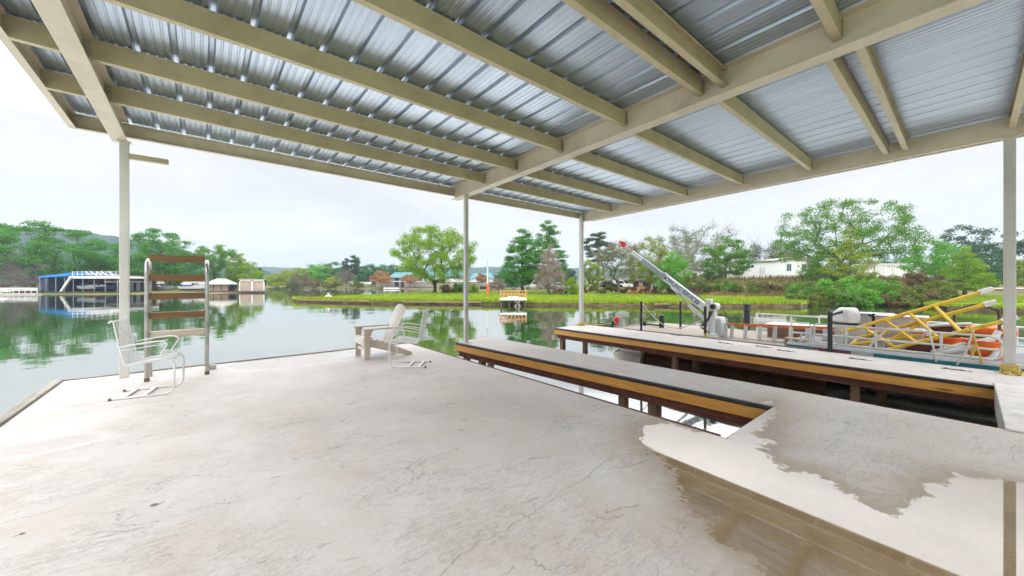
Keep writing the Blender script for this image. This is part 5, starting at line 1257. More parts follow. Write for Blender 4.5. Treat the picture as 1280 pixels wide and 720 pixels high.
# ================================================================ far shore buildings, boathouses, cars
def local(px, d, z, name, label, cat, group=None): return thing(name, label, cat, at(px, d, z), -YAW, group)
M_GLASS = paint('dark_glass', (.02, .025, .03), .08, var=.2)
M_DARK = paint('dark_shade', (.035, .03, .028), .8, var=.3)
M_WALLT = paint('tan_wall', (.40, .31, .24), .8, var=.08, scale=2, dirt=(.3, .22, .16), dirt_amt=.4)
M_ROOFT = paint('tan_roof', (.36, .315, .27), .7, var=.1, scale=1.5, dirt=(.3, .26, .22), dirt_amt=.5)
M_AWN = paint('blue_awning', (.006, .20, .60), .5, var=.08, scale=1)
M_STONE = paint('grey_stone', (.30, .265, .25), .9, var=.25, scale=2.5, dirt=(.16, .14, .13), dirt_amt=.6)
M_TEALR = paint('teal_roof', (.05, .19, .21), .5, var=.12, scale=1.5)
M_HOUSEW = paint('house_white', (.68, .68, .67), .6, var=.06, scale=1, dirt=(.5, .47, .42), dirt_amt=.4)
M_BLDK = paint('dock_dark', (.07, .055, .045), .85, var=.3, scale=2)
def px2m(p, d): return p/FPX*d

M_BHSTEEL = paint('boathouse_steel', (.22, .27, .34), .5, var=.1)
# ---- blue boathouse at the left
d = 66; s = d/FPX
bh = local(96, d, WATER, 'boathouse', 'boat dock with a blue awning and white upper railing on the left shore', 'boathouse')
def lx(px, c=96): return (px-c)*s
def lz(py): return hz(py, d)-WATER
b = MB(); b.box((lx(22), -1, .0), (lx(150), 9, .28)); b.build('dock_platform', M_BLDK, bh)
b = MB(); b.box((lx(20), -1.1, .28), (lx(150), -.9, .42)); b.build('platform_edge', M_BLDK, bh)
b = MB(); z0, z1 = lz(345.5), lz(340.5)
b.add([(lx(48), 0, z0-.25), (lx(91), 0, z1-.6), (lx(91), 7, z1-.1), (lx(48), 7, z0), (lx(48), 0, z0), (lx(91), 0, z1), (lx(91), 7, z1+.15), (lx(48), 7, z0+.2)], [(3,2,1,0),(4,5,6,7),(0,1,5,4),(1,2,6,5),(2,3,7,6),(3,0,4,7)])
b.build('awning', M_AWN, bh)
for px in (49, 57, 69, 80, 91, 103, 117, 131, 146):
    b = MB(); b.bar((lx(px), .1, .28), (lx(px), .1, lz(347 if px < 95 else 347)), .085, .085, up=(0, 1, 0)); b.build('column', M_BHSTEEL, bh)
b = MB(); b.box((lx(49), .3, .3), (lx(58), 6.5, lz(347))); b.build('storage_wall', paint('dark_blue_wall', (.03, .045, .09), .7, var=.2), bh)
b = MB(); b.box((lx(91), -.2, lz(347)-.15), (lx(152), 7, lz(345.5))); b.build('upper_deck', M_HOUSEW, bh)
for k in range(4):
    z = lz(345.5)+.02+k*.28; b = MB(); b.bar((lx(91), -.15, z), (lx(152), -.15, z), .035, .035); b.build('upper_rail', M_HOUSEW, bh)
for px in range(92, 153, 6):
    b = MB(); b.bar((lx(px), -.15, lz(345.5)), (lx(px), -.15, lz(345.5)+.9), .05, .05, up=(0, 1, 0)); b.build('rail_post', M_HOUSEW, bh)
b = MB(); b.bar((lx(79.5), -.4, .35), (lx(92), -.4, lz(346)), .28, .28); b.build('stair_rail', M_HOUSEW, bh)
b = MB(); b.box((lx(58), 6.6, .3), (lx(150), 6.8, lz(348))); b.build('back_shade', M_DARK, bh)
M_CUSH = paint('lounge_cream', (.66, .64, .58), .7)
for k, px in enumerate((112, 119, 126, 132, 141)):
    t = local(px, d+1, hz(345.5, d), 'deck_lounger', ['leftmost white lounger on the upper deck of the blue boathouse', 'second white lounger on the upper deck of the blue boathouse', 'middle white lounger on the upper deck of the blue boathouse', 'fourth white lounger on the upper deck of the blue boathouse', 'rightmost white lounger on the upper deck of the blue boathouse'][k], 'lounger', 'white loungers on the blue boathouse')
    b = MB(); b.bar((.1, 0, .3), (.1, 1.2, .3), .55, .07); b.bar((.1, -.02, .3), (-.15, -.55, .85), .55, .07); b.build('lounger_seat', M_CUSH, t)
    b = MB(); [b.bar((x_, y_, 0), (x_, y_, .28), .05, .05, up=(0, 1, 0)) for x_ in (-.1, .3) for y_ in (.1, 1.1)]; b.build('lounger_frame', M_HOUSEW, t)
def boat(lab, px, d, wpx, hull, trim, z=WATER+.35, h=.8, lift=False):
    t = local(px, d, z, 'moored_boat', lab, 'boat', 'boats on the left shore'); W = wpx/FPX*d
    b = MB(); secs = []
    for i in range(9):
        f = i/8; x_ = -W/2+W*f; hw = .85*(1-max(0, f-.6)**2*5.5); hw = max(.05, hw); kz = .0+max(0, f-.65)**2*3.2*h*.4
        secs.append([(x_, -hw, h*(.85+.2*f)), (x_, -hw*.72, kz+h*.15), (x_, 0, kz), (x_, hw*.72, kz+h*.15), (x_, hw, h*(.85+.2*f))])
    vs_ = [p for s_ in secs for p in s_]; b.add(vs_, [(i*5+j, i*5+j+1, (i+1)*5+j+1, (i+1)*5+j) for i in range(8) for j in range(4)]+[(0, 1, 2, 3, 4)]+[(i*5, (i+1)*5, (i+1)*5+4, i*5+4) for i in range(8)])
    b.build('hull', hull, t, smooth=True)
    b = MB(); b.bar((-W*.45, -.83, h*.82), (W*.12, -.86, h*.93), .05, .16); b.build('trim_stripe', trim, t)
    b = MB(); b.extr([(W*.02, h*.95), (W*.16, h*.98), (W*.06, h*1.55), (W*.03, h*1.55)], (0, -.6, 0), (0, .6, 0), (1, 0, 0), (0, 0, 1)); b.build('windscreen', M_GLASS, t)
    b = MB(); b.cbox((-W*.18, 0, h*1.0), (W*.28, 1.1, h*.3)); b.build('seats', trim, t, bevel=.05)
    b = MB(); b.box((-W*.5-.3, -.2, h*.2), (-W*.5+.05, .2, h*1.25)); b.build('engine', M_BLACK, t, bevel=.06)
boat('white boat with blue trim on a lift under the blue boathouse', 113, d+3, 22, M_HOUSEW, paint('boat_blue', (.03, .09, .3), .4), .0)
boat('dark speedboat under the right part of the blue boathouse', 135, d+3, 20, paint('boat_navy', (.03, .05, .10), .3), M_HOUSEW, -.1)
boat('grey runabout under the low brown roof behind the ladder', 203, 74, 30, paint('boat_grey', (.20, .20, .21), .35), M_HOUSEW, -.2)
boat('white boat with pale canopy left of the hexagonal boathouse', 242, 74, 30, M_HOUSEW, paint('boat_blue', (.03, .09, .3), .4), -.1)
boat('teal boat on a lift between the two tan boathouses', 290, 76, 12, M_TEALR, M_HOUSEW, -.2, 1.0)
# white rail fence and lounger at far left
f = local(18, 64, -.6, 'white_fence', 'low white rail fence along the far left shore', 'fence')
for z in (.55, .85): b = MB(); b.bar((-px2m(40, 64), 0, z), (px2m(28, 64), 0, z), .06, .22); b.build('fence_rail', M_HOUSEW, f)
for k in range(10): b = MB(); x_ = -px2m(40, 64)+k*px2m(68, 64)/9; b.bar((x_, .06, 0), (x_, .06, .95), .1, .1, up=(0, 1, 0)); b.build('fence_post', M_HOUSEW, f)
t = local(13, 62.5, -.5, 'sun_lounger', 'white sun lounger lying in front of the white rail fence', 'lounger')
b = MB(); b.bar((-.9, 0, .25), (.3, 0, .3), .6, .08); b.bar((-.9, 0, .3), (-1.6, 0, .75), .6, .08); b.build('lounger_seat', M_HOUSEW, t)
b = MB(); [b.bar((x_, y_, 0), (x_, y_, .26), .06, .06, up=(0, 1, 0)) for x_ in (-.85, .2) for y_ in (-.25, .25)]; b.build('lounger_frame', M_HOUSEW, t)
b = MB(); b.box((-px2m(60, 61.5), -.4, 0), (px2m(36, 61.5), .5, .25)); o = b.build('sea_wall', M_ROOFT, loc=at(12, 61.5, WATER-.0)); o.rotation_euler[2] = -YAW; tag(o, 'pale sea wall along the far left shore', 'sea wall')
t = local(42, 74, -.3, 'cottage', 'small pale cottage half hidden by leaves behind the blue awning', 'cottage')
b = MB(); b.box((-1.6, 0, 0), (1.6, 3, 1.9)); b.build('wall', M_HOUSEW, t); b = MB(); b.extr([(-1.9, 1.9), (1.9, 1.9), (0, 2.9)], (0, -.3, 0), (0, 3.3, 0), (1, 0, 0), (0, 0, 1)); b.build('roof', M_ROOFT, t); b = MB(); b.box((-.5, -.03, .5), (.5, .02, 1.4)); b.build('window', M_GLASS, t)

# ---- brown-roofed boathouses
def gable_bh(px0, px1, d, pyr, pye, name, label, hip=False, wall=None):
    c = (px0+px1)/2; t = local(c, d, WATER, name, label, 'boathouse'); az_ = math.atan((c-640)/FPX); t.rotation_euler[2] = -YAW-az_; s = d/FPX*math.cos(az_); W = (px1-px0)*s
    z1, z0 = hz(pyr, d)-WATER, hz(pye, d)-WATER; D = 7
    b = MB(); o_ = .45*W if hip else .12*W
    b.add([(-W/2, -.5, z0), (W/2, -.5, z0), (W/2, D, z0), (-W/2, D, z0), (-W/2+o_*.8, D*.4, z1), (W/2-o_*.8, D*.4, z1)], [(0, 1, 5, 4), (2, 3, 4, 5), (1, 2, 5), (3, 0, 4), (3, 2, 1, 0)]); b.build('roof', M_ROOFT, t)
    b = MB(); b.box((-W/2, -.52, z0-.22), (W/2, -.44, z0)); b.build('eave_board', M_HOUSEW, t)
    for k in range(5): b = MB(); x_ = -W/2+.15+k*(W-.3)/4; b.bar((x_, -.3, -.5), (x_, -.3, z0-.1), .16, .16, up=(0, 1, 0)); b.build('column', M_BLDK, t)
    b = MB(); b.box((-W/2, -.6, .12), (W/2, D, .34)); b.build('dock_platform', M_BLDK, t)
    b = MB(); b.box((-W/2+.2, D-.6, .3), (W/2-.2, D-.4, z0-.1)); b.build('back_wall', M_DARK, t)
    if wall:
        for a, e, mt in wall: b = MB(); b.box(((a-c)*s, .2, .34), ((e-c)*s, .3, z0-.2)); b.build('panel', mt, t)
    return t
M_PANB = paint('pale_blue_panel', (.40, .42, .52), .6)
gable_bh(131, 182, 71, 344.5, 351.5, 'boathouse', 'low brown roofed boathouse with pale blue doors behind the left post', wall=((163, 167, M_PANB), (170.5, 177, M_PANB), (178, 182, M_DARK)))
gable_bh(184, 206, 76, 351, 353.5, 'boathouse', 'flat tan roofed boat shelter seen between the ladder rails')
gable_bh(226, 260, 76, 352, 354.5, 'boathouse', 'open white roofed boat shelter at the right side of the ladder')
t = gable_bh(256, 297, 72, 348, 354, 'boathouse', 'tan boathouse with hexagonal hipped roof right of the ladder', True, ((259, 285, M_WALLT),))
d = 74; t = local(315, d, WATER, 'boathouse', 'square tan boathouse with rounded white framed bays at the right end of the left shore', 'boathouse'); az_ = math.atan((315-640)/FPX); t.rotation_euler[2] = -YAW-az_; s = d/FPX*math.cos(az_)
W = 31*s; z1 = hz(350, d)-WATER
b = MB(); b.box((-W/2, 0, .3), (W/2, 5, z1)); b.build('wall', M_WALLT, t)
b = MB(); b.box((-W/2-.15, -.25, z1), (W/2+.15, 5.2, z1+.22)); b.build('roof', M_ROOFT, t)
for sx in (-1, 1):
    b = MB(); x0 = sx*W/4; hw = W/4-.05; b.tube([(x0-hw, -.12, .3), (x0-hw, -.12, z1-.5), (x0-hw*.8, -.12, z1-.12), (x0+hw*.8, -.12, z1-.12), (x0+hw, -.12, z1-.5), (x0+hw, -.12, .3)], .11, 6); b.build('bay_frame', M_HOUSEW, t)
b = MB(); b.box((-W/2-.1, -.5, .1), (W/2+.1, 5, .32)); b.build('dock_platform', M_BLDK, t)
b = MB(); b.box((-px2m(95, 73), 0, .1), (px2m(95, 73), 1.5, .34)); o = b.build('shore_dock', M_BLDK, loc=at(232, 71.5, WATER)); o.rotation_euler[2] = -YAW; tag(o, 'dark plank dock running under the boats behind the ladder', 'dock')
t = local(348, 150, WATER, 'bridge_arch', 'small grey culvert bridge at the narrow end of the lake', 'bridge')
b = MB(); b.box((-2.5, 0, 1.2), (2.5, 3, 2.6)); b.box((-2.5, 0, 0), (-1.2, 3, 1.2)); b.box((1.2, 0, 0), (2.5, 3, 1.2)); b.build('bridge_body', M_STONE, t)

# ---- stone house with teal roofs
d = 116; s = d/FPX; t = local(550, d, -.35, 'stone_house', 'long grey stone house with teal roofs behind the big lime tree', 'house'); z = lambda py: hz(py, d)+.35
def X(px): return (px-550)*s
b = MB(); b.box((X(470), 0, 0), (X(622), 6, z(351.5))); b.build('wall', M_STONE, t)
for k, (a, e, tp, ev) in enumerate(((484, 522, 340, 347), (524, 577, 336, 346), (586, 618, 341, 348))):
    b = MB(); x0, x1 = X(a), X(e); z0, z1 = z(ev), z(tp); b.add([(x0, .3, z0), (x1, .3, z0), (x1, 8, z0), (x0, 8, z0), (x0+1.2, 4, z1), (x1-1.2, 4, z1)], [(0, 1, 5, 4), (2, 3, 4, 5), (1, 2, 5), (3, 0, 4), (3, 2, 1, 0)]); b.build('roof', M_TEALR, t)
    b = MB(); b.box((x0+.5, .8, z(353)), (x1-.5, 7.5, z0-.01)); b.build('upper_wall', M_HOUSEW if k else M_STONE, t)
for px, w_, top, bot in ((496, 5, 347.5, 359), (503, 4, 350, 359), (519, 4, 347, 352), (526, 2.2, 347.2, 352), (531, 2.2, 347.2, 352), (597, 3, 345, 353), (609, 3, 346, 352)):
    b = MB(); b.box((X(px)-w_*s/2, -.06 if px < 515 else .74, z(bot)), (X(px)+w_*s/2, .05 if px < 515 else .85, z(top))); b.build('window', M_GLASS, t)
b = MB(); b.box((X(470)-.2, -.1, z(352.2)), (X(622), -.02, z(351.2))); b.build('coping', M_HOUSEW, t)
t = local(488, 104, WATER, 'small_jetty', 'small white jetty on the water in front of the teal roofed house', 'jetty')
b = MB(); b.box((-1.9, 0, .15), (1.9, 2, .42)); b.build('jetty_deck', M_HOUSEW, t); b = MB(); [b.bar((x_, .1, -.6), (x_, .1, .9), .12, .12, up=(0, 1, 0)) for x_ in (-1.7, -.4, 1.6)]; b.build('jetty_posts', M_ROOFT, t)
for px, lab in ((454, 'left white bench by the trees on the middle shore'), (461, 'right white bench by the trees on the middle shore')):
    t = local(px, 117, .0, 'garden_bench', lab, 'bench'); b = MB(); b.box((-.8, 0, .7), (.8, .08, 1.3)); b.box((-.8, -.5, .4), (.8, 0, .48)); b.build('bench_seat', M_HOUSEW, t); b = MB(); [b.bar((x_, -.4, 0), (x_, -.4, .4), .08, .08, up=(0, 1, 0)) for x_ in (-.7, .7)]; b.build('bench_legs', M_HOUSEW, t)
# swan-like white birds on the spit's shore -> white heron pair
def bird(lab, px, d, flip):
    o_ = MB(); sk_ = [(-.22, 0, .30), (-.1, 0, .33), (.05, 0, .36), (.14, 0, .44), (.13, 0, .54), (.17, 0, .61), (.22, 0, .61), (.32, 0, .59)]
    rr = [.02, .075, .085, .05, .028, .03, .032, .006]
    o_.tube(smoothpath(sk_, 4), [rr[min(7, i//4)]*(1-(i % 4)/4)+rr[min(7, i//4+1)]*(i % 4)/4 for i in range(7*4+1)], 8)
    for y in (-.03, .03): o_.tube([(0, y, .32), (-.01, y, .15), (.0, y, 0), (.05, y, 0)], .010, 5)
    o = o_.build('white_bird', paint('bird_white', (.75, .75, .73), .7), loc=at(px, d, ZL-.1), smooth=True); o.rotation_euler[2] = -YAW+(PI if flip else 0)+.3; tag(o, lab, 'bird', 'white birds on the spit')
bird('white wading bird at the water edge of the spit, the left of the two', 409, 39.5, False); bird('white wading bird at the water edge of the spit, the right of the two', 412, 39.3, True)
# timber edging of the spit
for (a, b_), lab in (((376, 462), 'long dark timber edging at the tip of the grassy spit'), ((504, 602), 'long pale timber edging below the big lime tree'), ((818, 838), 'short pale timber at the bank below the crane boom')):
    P0 = onz(a, lerp_tab(a, front)+.25, WATER); P1 = onz(b_, lerp_tab(b_, front)+.25, WATER); m_ = MB(); m_.bar(P0+Vector((0, 0, .24)), P1+Vector((0, 0, .26)), .12, .14); o = m_.build('edging_timber', wood('edging_wood', (.24, .17, .09), (.10, .07, .04), .9, axis=0), bevel=.01); tag(o, lab, 'timber edging', 'timber edgings of the bank')

# ---- pole, swing frame, fishing dock
t = local(609.5, 50, -.45, 'marker_pole', 'tall pole, pale above and orange below, on the lawn by the water', 'pole')
zp = lambda py: hz(py, 50)+.45
b = MB(); b.tube([(0, 0, 0), (0, 0, zp(355))], .16, 10); b.build('pole_base', M_ORANGE, t, smooth=True)
b = MB(); b.tube([(0, 0, zp(355)), (0, 0, zp(333))], .085, 10); b.build('pole_shaft', M_CRANE, t, smooth=True)
b = MB(); b.tube([(0, 0, zp(333)), (0, 0, zp(326))], .03, 6); b.bar((-.14, 0, zp(333)), (.14, 0, zp(333)), .12, .2); b.build('pole_top', M_CRANEG, t)
t = local(604, 64, -.4, 'swing_frame', 'dark wooden garden swing frame left of the tall pole', 'swing')
b = MB(); [b.bar((x_, y_, 0), (x_*.9, 0, 1.75), .11, .11, up=(0, 1, 0)) for x_ in (-.9, .9) for y_ in (-.6, .6)]; b.bar((-1.1, 0, 1.75), (1.1, 0, 1.75), .12, .12); b.build('swing_posts', M_BLDK, t)
b = MB(); b.box((-.6, -.25, .5), (.6, .25, .56)); b.box((-.6, .2, .56), (.6, .25, 1.0)); b.bar((-.55, 0, .55), (-.55, 0, 1.75), .03, .03, up=(0, 1, 0)); b.bar((.55, 0, .55), (.55, 0, 1.75), .03, .03, up=(0, 1, 0)); b.build('swing_seat', M_BLDK, t)
t = local(619, 60, -.4, 'swing_frame', 'square dark timber frame right of the tall pole', 'frame'); b = MB(); [b.bar((x_, 0, 0), (x_, 0, 1.5), .12, .12, up=(0, 1, 0)) for x_ in (-.7, .6)]; b.bar((-.8, 0, 1.5), (.7, 0, 1.5), .1, .1); b.bar((-.7, 0, .8), (.6, 0, .8), .08, .08); b.build('frame_timbers', M_BLDK, t)
M_ORW = wood('orange_wood', (.55, .25, .10), (.36, .14, .05), .6, axis=2)
d = 32.4; t = local(641.5, d, WATER, 'fishing_dock', 'small fishing dock with orange wooden railing at the far bank', 'dock'); s = d/FPX; zq = lambda py: hz(py, d)-WATER
b = MB(); b.box((-17*s, 0, zq(375.3)), (17*s, 2.2, zq(373.3))); b.build('dock_deck', M_HOUSEW, t)
for x_ in np.linspace(-16*s, 16*s, 8):
    b = MB(); b.bar((x_, .04, zq(373.3)), (x_, .04, zq(364)), .09, .07, up=(0, 1, 0)); b.build('rail_post', M_ORW, t)
for y_ in (.7, 1.4, 2.1):
    for x_ in (-16.4*s, 16.4*s): b = MB(); b.bar((x_, y_, zq(373.3)), (x_, y_, zq(364)), .07, .09, up=(0, 1, 0)); b.build('rail_post', M_ORW, t)
for zz, h_ in ((zq(363.6), .06), (zq(367.5), .10)):
    b = MB(); b.bar((-17*s, .04, zz), (17*s, .04, zz), .12, h_); [b.bar((sx*16.4*s, .0, zz), (sx*16.4*s, 2.2, zz), .12, h_) for sx in (-1, 1)]; b.build('hand_rail', M_ORW, t)
for x_ in (-15*s, -5*s, 5*s, 15*s):
    b = MB(); b.tube([(x_, .2, -1.2), (x_, .2, zq(375.3))], .07, 8); b.build('pile', M_BLDK, t)
b = MB(); b.bar((2*s, .2, .0), (9*s, .2, zq(375.5)), .05, .09); b.bar((9*s, .2, 0), (2*s, .2, zq(375.5)), .05, .09); b.build('cross_brace', M_ROOFT, t)
b = MB(); b.box((-.5, 2.2, zq(375)), (.5, 5.5, zq(373.6))); b.build('gangway', M_HOUSEW, t)

# ---- vehicles
M_TYRE = paint('tyre', (.015, .015, .015), .8); M_RIM = paint('rim', (.45, .45, .46), .35, metal=.6)
M_LAMP = paint('lamp_lens', (.75, .72, .65), .2); M_TAIL = paint('tail_lens', (.45, .02, .02), .3)
def car(label, px, d, z, Lc, H, col, kind, rz=0.0, name='parked_car', cat='car'):
    t = thing(name, label, cat, at(px, d, z), -YAW+rz, 'vehicles parked beyond the lawn'); hw = .9; h = Lc/2
    if kind == 'suv': body = [(-h, .35), (-h, .95), (-h+.15, 1.02), (h-1.45, 1.02), (h-.25, .92), (h, .72), (h, .35)]; cab = [(-h+.06, 1.0), (-h+.22, H), (h-2.15, H), (h-1.35, 1.0)]
    elif kind == 'pickup': body = [(-h, .42), (-h, .98), (h-1.5, 1.0), (h-.2, .93), (h, .75), (h, .42)]; cab = [(-.35, 1.0), (-.25, H), (h-2.3, H), (h-1.55, 1.0)]
    else: body = [(-h, .32), (-h, .80), (-h+.3, .90), (h-1.2, .88), (h-.2, .70), (h, .55), (h, .32)]; cab = [(-h+.55, .88), (-h+1.35, H), (h-2.2, H), (h-1.25, .86)]
    m_ = paint('car_'+col[0], col[1], .25, var=.03, coat=.6)
    b = MB(); b.extr(body, (0, -hw, 0), (0, hw, 0), (1, 0, 0), (0, 0, 1)); b.build('body', m_, t, bevel=.07)
    top = cab[1:3]
    b = MB(); b.extr([cab[0], cab[1], cab[2], cab[3]], (0, -hw+.1, 0), (0, hw-.1, 0), (1, 0, 0), (0, 0, 1)); b.build('cabin', m_, t, bevel=.06)
    x0, x1 = cab[0][0]+.25, cab[3][0]-.25; zb, zt = cab[0][1]+.06, H-.12; xm = (cab[1][0]+cab[2][0])/2
    for sy in (-1, 1):
        y0, y1 = sorted((sy*(hw-.115), sy*(hw-.085)))
        for q in ([(x0, zb), (cab[1][0]+.12, zt), (xm-.05, zt), (xm-.05, zb)], [(xm+.05, zb), (xm+.05, zt), (cab[2][0]-.12, zt), (x1, zb)]):
            b = MB(); b.extr(q, (0, y0, 0), (0, y1, 0), (1, 0, 0), (0, 0, 1)); b.build('window', M_GLASS, t)
    for x_ in (-h+.85, h-.85):
        for sy in (-1, 1):
            b = MB(); b.lathe((x_, sy*(hw-.18), .34), [(.2, 0), (.34, .01), (.34, .2), (.2, .21)] if sy > 0 else [(.2, 0), (.34, -.01), (.34, -.2), (.2, -.21)], 16, (0, 1, 0)); w_ = b.build('wheel', M_TYRE, t, smooth=True)
            b = MB(); b.lathe((x_, sy*(hw+.032), .34), [(.02, 0), (.2, -.01*sy), (.2, .004*sy), (.02, .006*sy)], 12, (0, 1, 0)); b.build('rim', M_RIM, w_)
    for sy in (-.65, .65):
        b = MB(); b.cbox((h, sy, .68), (.05, .3, .14)); b.build('headlight', M_LAMP, t)
        b = MB(); b.cbox((-h, sy, .75), (.05, .26, .18)); b.build('tail_lamp', M_TAIL, t)
    b = MB(); b.cbox((h+.02, 0, .45), (.12, 1.75, .2)); b.cbox((-h-.02, 0, .45), (.12, 1.75, .2)); b.build('bumper', M_BLACK, t)
    return t
Zc = ground_z((650-640)/FPX*80, 80)
car('dark blue car parked left of the cypress trunk', 635, 78, Zc, 4.0, 1.62, ('navy', (.015, .04, .10)), 'suv', PI)
car('white utility vehicle parked between the two cypress trunks', 668, 79, Zc, 4.5, 1.8, ('white', (.66, .66, .65)), 'suv', PI)
car('silver sedan parked right of the leafless cypress', 699, 79, Zc, 4.4, 1.42, ('silver', (.46, .49, .52)), 'sedan', 0)
Zc2 = ground_z((765-640)/FPX*76, 76)
car('white and red pickup truck beside the low tan building', 751, 77, Zc2+.1, 4.4, 1.7, ('offwhite', (.62, .58, .55)), 'pickup', PI, 'pickup_truck', 'truck')
car('black car in front of the low tan building', 764, 75, Zc2+.1, 4.0, 1.5, ('black', (.015, .015, .017)), 'suv', 0)
car('white van right of the black car by the low tan building', 778, 76, Zc2+.1, 3.8, 1.75, ('white', (.66, .66, .65)), 'suv', 0, 'parked_van', 'van')
t = local(668, 92, Zc, 'blue_shed', 'grey blue shed behind the white utility vehicle', 'shed'); b = MB(); b.box((-5, 0, 0), (5, 4, 2.3)); b.build('wall', paint('shed_blue', (.16, .20, .26), .7), t); b = MB(); b.extr([(-.4, 2.3), (4.4, 2.3), (2, 3.2)], (-5.3, 0, 0), (5.3, 0, 0), (0, 1, 0), (0, 0, 1)); b.build('roof', M_STONE, t); b = MB(); b.box((-3.5, -.05, 0), (-1, .02, 1.9)); b.box((.5, -.05, 0), (3.4, .02, 1.9)); b.build('door', M_DARK, t)
# low tan building
d = 82; t = local(789, d, ground_z((789-640)/FPX*d, d)-.1, 'low_building', 'low tan building with a flat pale roof behind the leaning bare tree', 'building'); s = d/FPX
b = MB(); b.box((-32*s, 0, 0), (34*s, 6, 1.9)); b.build('wall', M_WALLT, t)
b = MB(); b.box((-33*s, -.9, 1.9), (35*s, 6.4, 2.2)); b.build('roof', M_ROOFT, t)
for x_ in (-20, -8, 6, 18): b = MB(); b.box((x_*s-.6, -.04, .3), (x_*s+.6, .03, 1.6)); b.build('window', M_GLASS, t)
# orange dirt mound and teal barrel
rr = random.Random(3); b = MB(); n1, n2 = 18, 7; vs_ = []
for i in range(n2+1):
    for j in range(n1):
        a = 2*PI*j/n1; f = i/n2; r_ = (1-f)*(1+.12*rr.uniform(-1, 1)); vs_.append((2.3*r_*math.cos(a), 1.3*r_*math.sin(a), -.3+1.25*(1-(1-f)**2)+rr.uniform(-.05, .05)))
b.add(vs_, [(i*n1+j, i*n1+(j+1) % n1, (i+1)*n1+(j+1) % n1, (i+1)*n1+j) for i in range(n2) for j in range(n1)])
zz = ground_z((801-640)/FPX*60, 60); o = b.build('dirt_mound', paint('orange_dirt', (.52, .24, .10), .95, var=.15, scale=3, bump=.5), loc=at(801, 59.5, zz+.25), smooth=True); o.rotation_euler[2] = -YAW; tag(o, 'mound of orange dirt right of the leaning bare tree', 'dirt mound')
b = MB(); b.lathe((0, 0, 0), [(.28, 0), (.30, .05), (.30, .3), (.315, .32), (.30, .34), (.30, .62), (.315, .64), (.30, .66), (.30, .95), (.27, .97), (.05, .97)], 16); o = b.build('barrel', paint('barrel_blue', (.02, .22, .36), .4), loc=at(819, 57.5, ground_z((819-640)/FPX*57.5, 57.5)+.55), smooth=True); tag(o, 'blue barrel at the right end of the orange dirt mound', 'barrel')

# ---- white mobile home on the bank
d = 70; zb = 2.35; t = local(965, d, zb-.4, 'mobile_home', 'long white mobile home with teal windows on top of the bank', 'house'); s = d/FPX; z = lambda py: hz(py, d)-zb+.4; X = lambda px: (px-965)*s
b = MB(); b.add([(X(925), 0, -.3), (X(1008), 0, -.3), (X(1008), 0, z(325)), (X(978), 0, z(325.5)), (X(968), 0, z(327)), (X(925), 0, z(327.5)), (X(925), 5, -.3), (X(1008), 5, -.3), (X(1008), 5, z(325)), (X(978), 5, z(325.5)), (X(968), 5, z(327)), (X(925), 5, z(327.5))],
     [(0, 1, 2, 3, 4, 5), (11, 10, 9, 8, 7, 6), (0, 6, 7, 1), (1, 7, 8, 2), (2, 8, 9, 3), (3, 9, 10, 4), (4, 10, 11, 5), (5, 11, 6, 0)]); b.build('wall', paint('siding_white', (.78, .79, .80), .55, var=.03), t)
b = MB(); b.bar((X(922), 2.4, z(327)), (X(968), 2.4, z(326)), 5.6, .16); b.build('roof', M_ROOFT, t)
b = MB(); b.add([(X(964), -.4, z(327)), (X(986), -.4, z(322.6)), (X(1011), -.4, z(326)), (X(1011), -.4, z(325)), (X(986), -.4, z(321.6)), (X(964), -.4, z(326)), (X(964), 5.4, z(327)), (X(986), 5.4, z(322.6)), (X(1011), 5.4, z(326)), (X(1011), 5.4, z(325)), (X(986), 5.4, z(321.6)), (X(964), 5.4, z(326))],
     [(0, 1, 4, 5), (1, 2, 3, 4), (6, 11, 10, 7), (7, 10, 9, 8), (0, 6, 7, 1), (1, 7, 8, 2), (5, 4, 10, 11), (4, 3, 9, 10), (0, 5, 11, 6), (2, 8, 9, 3)]); b.build('gable_roof', M_ROOFT, t)
b = MB(); b.extr([(X(968), z(327.2)), (X(1008), z(325.8)), (X(986), z(322.8))], (0, -.02, 0), (0, .1, 0), (1, 0, 0), (0, 0, 1)); b.build('gable_wall', M_HOUSEW, t)
M_TEALW = paint('teal_window', (.008, .085, .10), .3)
for px, w_, top, bot in ((986, 5.2, 330, 338.5), (1005, 5, 330, 338.5), (938, 8, 331, 334.5)):
    b = MB(); b.box((X(px-w_/2), -.05, z(bot)), (X(px+w_/2), .03, z(top))); w2 = b.build('window', M_TEALW, t)
    b = MB()
    for a, e in (((px-w_/2-.4, bot+.4), (px-w_/2, top-.4)), ((px+w_/2, bot+.4), (px+w_/2+.4, top-.4))): b.box((X(a[0]), -.08, z(a[1])), (X(e[0]), .0, z(e[1])))
    b.box((X(px-.25), -.075, z(bot)), (X(px+.25), -.052, z(top))); b.build('window_frame', M_HOUSEW, w2)
for k, px in enumerate((949.5, 952, 954.5)):
    b = MB(); b.tube([(X(px), -.2, z(343)), (X(px), -.2, z(334+k % 2*2))], .04, 6); b.build('vent_pipe', M_CRANEG, t)
t = local(868, 78, 1.6, 'garden_shed', 'pale shed seen through the branches of the gnarled bare oak', 'shed'); b = MB(); b.box((-2.6, 0, -.4), (2.6, 3, 2.2)); b.build('wall', M_HOUSEW, t); b = MB(); b.extr([(-.3, 2.2), (3.3, 2.2), (1.5, 3.1)], (-2.9, 0, 0), (2.9, 0, 0), (0, 1, 0), (0, 0, 1)); b.build('roof', M_ROOFT, t); b = MB(); b.box((-.5, -.05, -.4), (.5, .02, 1.6)); b.build('door', M_DARK, t)
car('white car half hidden behind the slatted end of the mobile home hedge', 888, 66, 1.9, 4.2, 1.45, ('white', (.66, .66, .65)), 'sedan', 0)
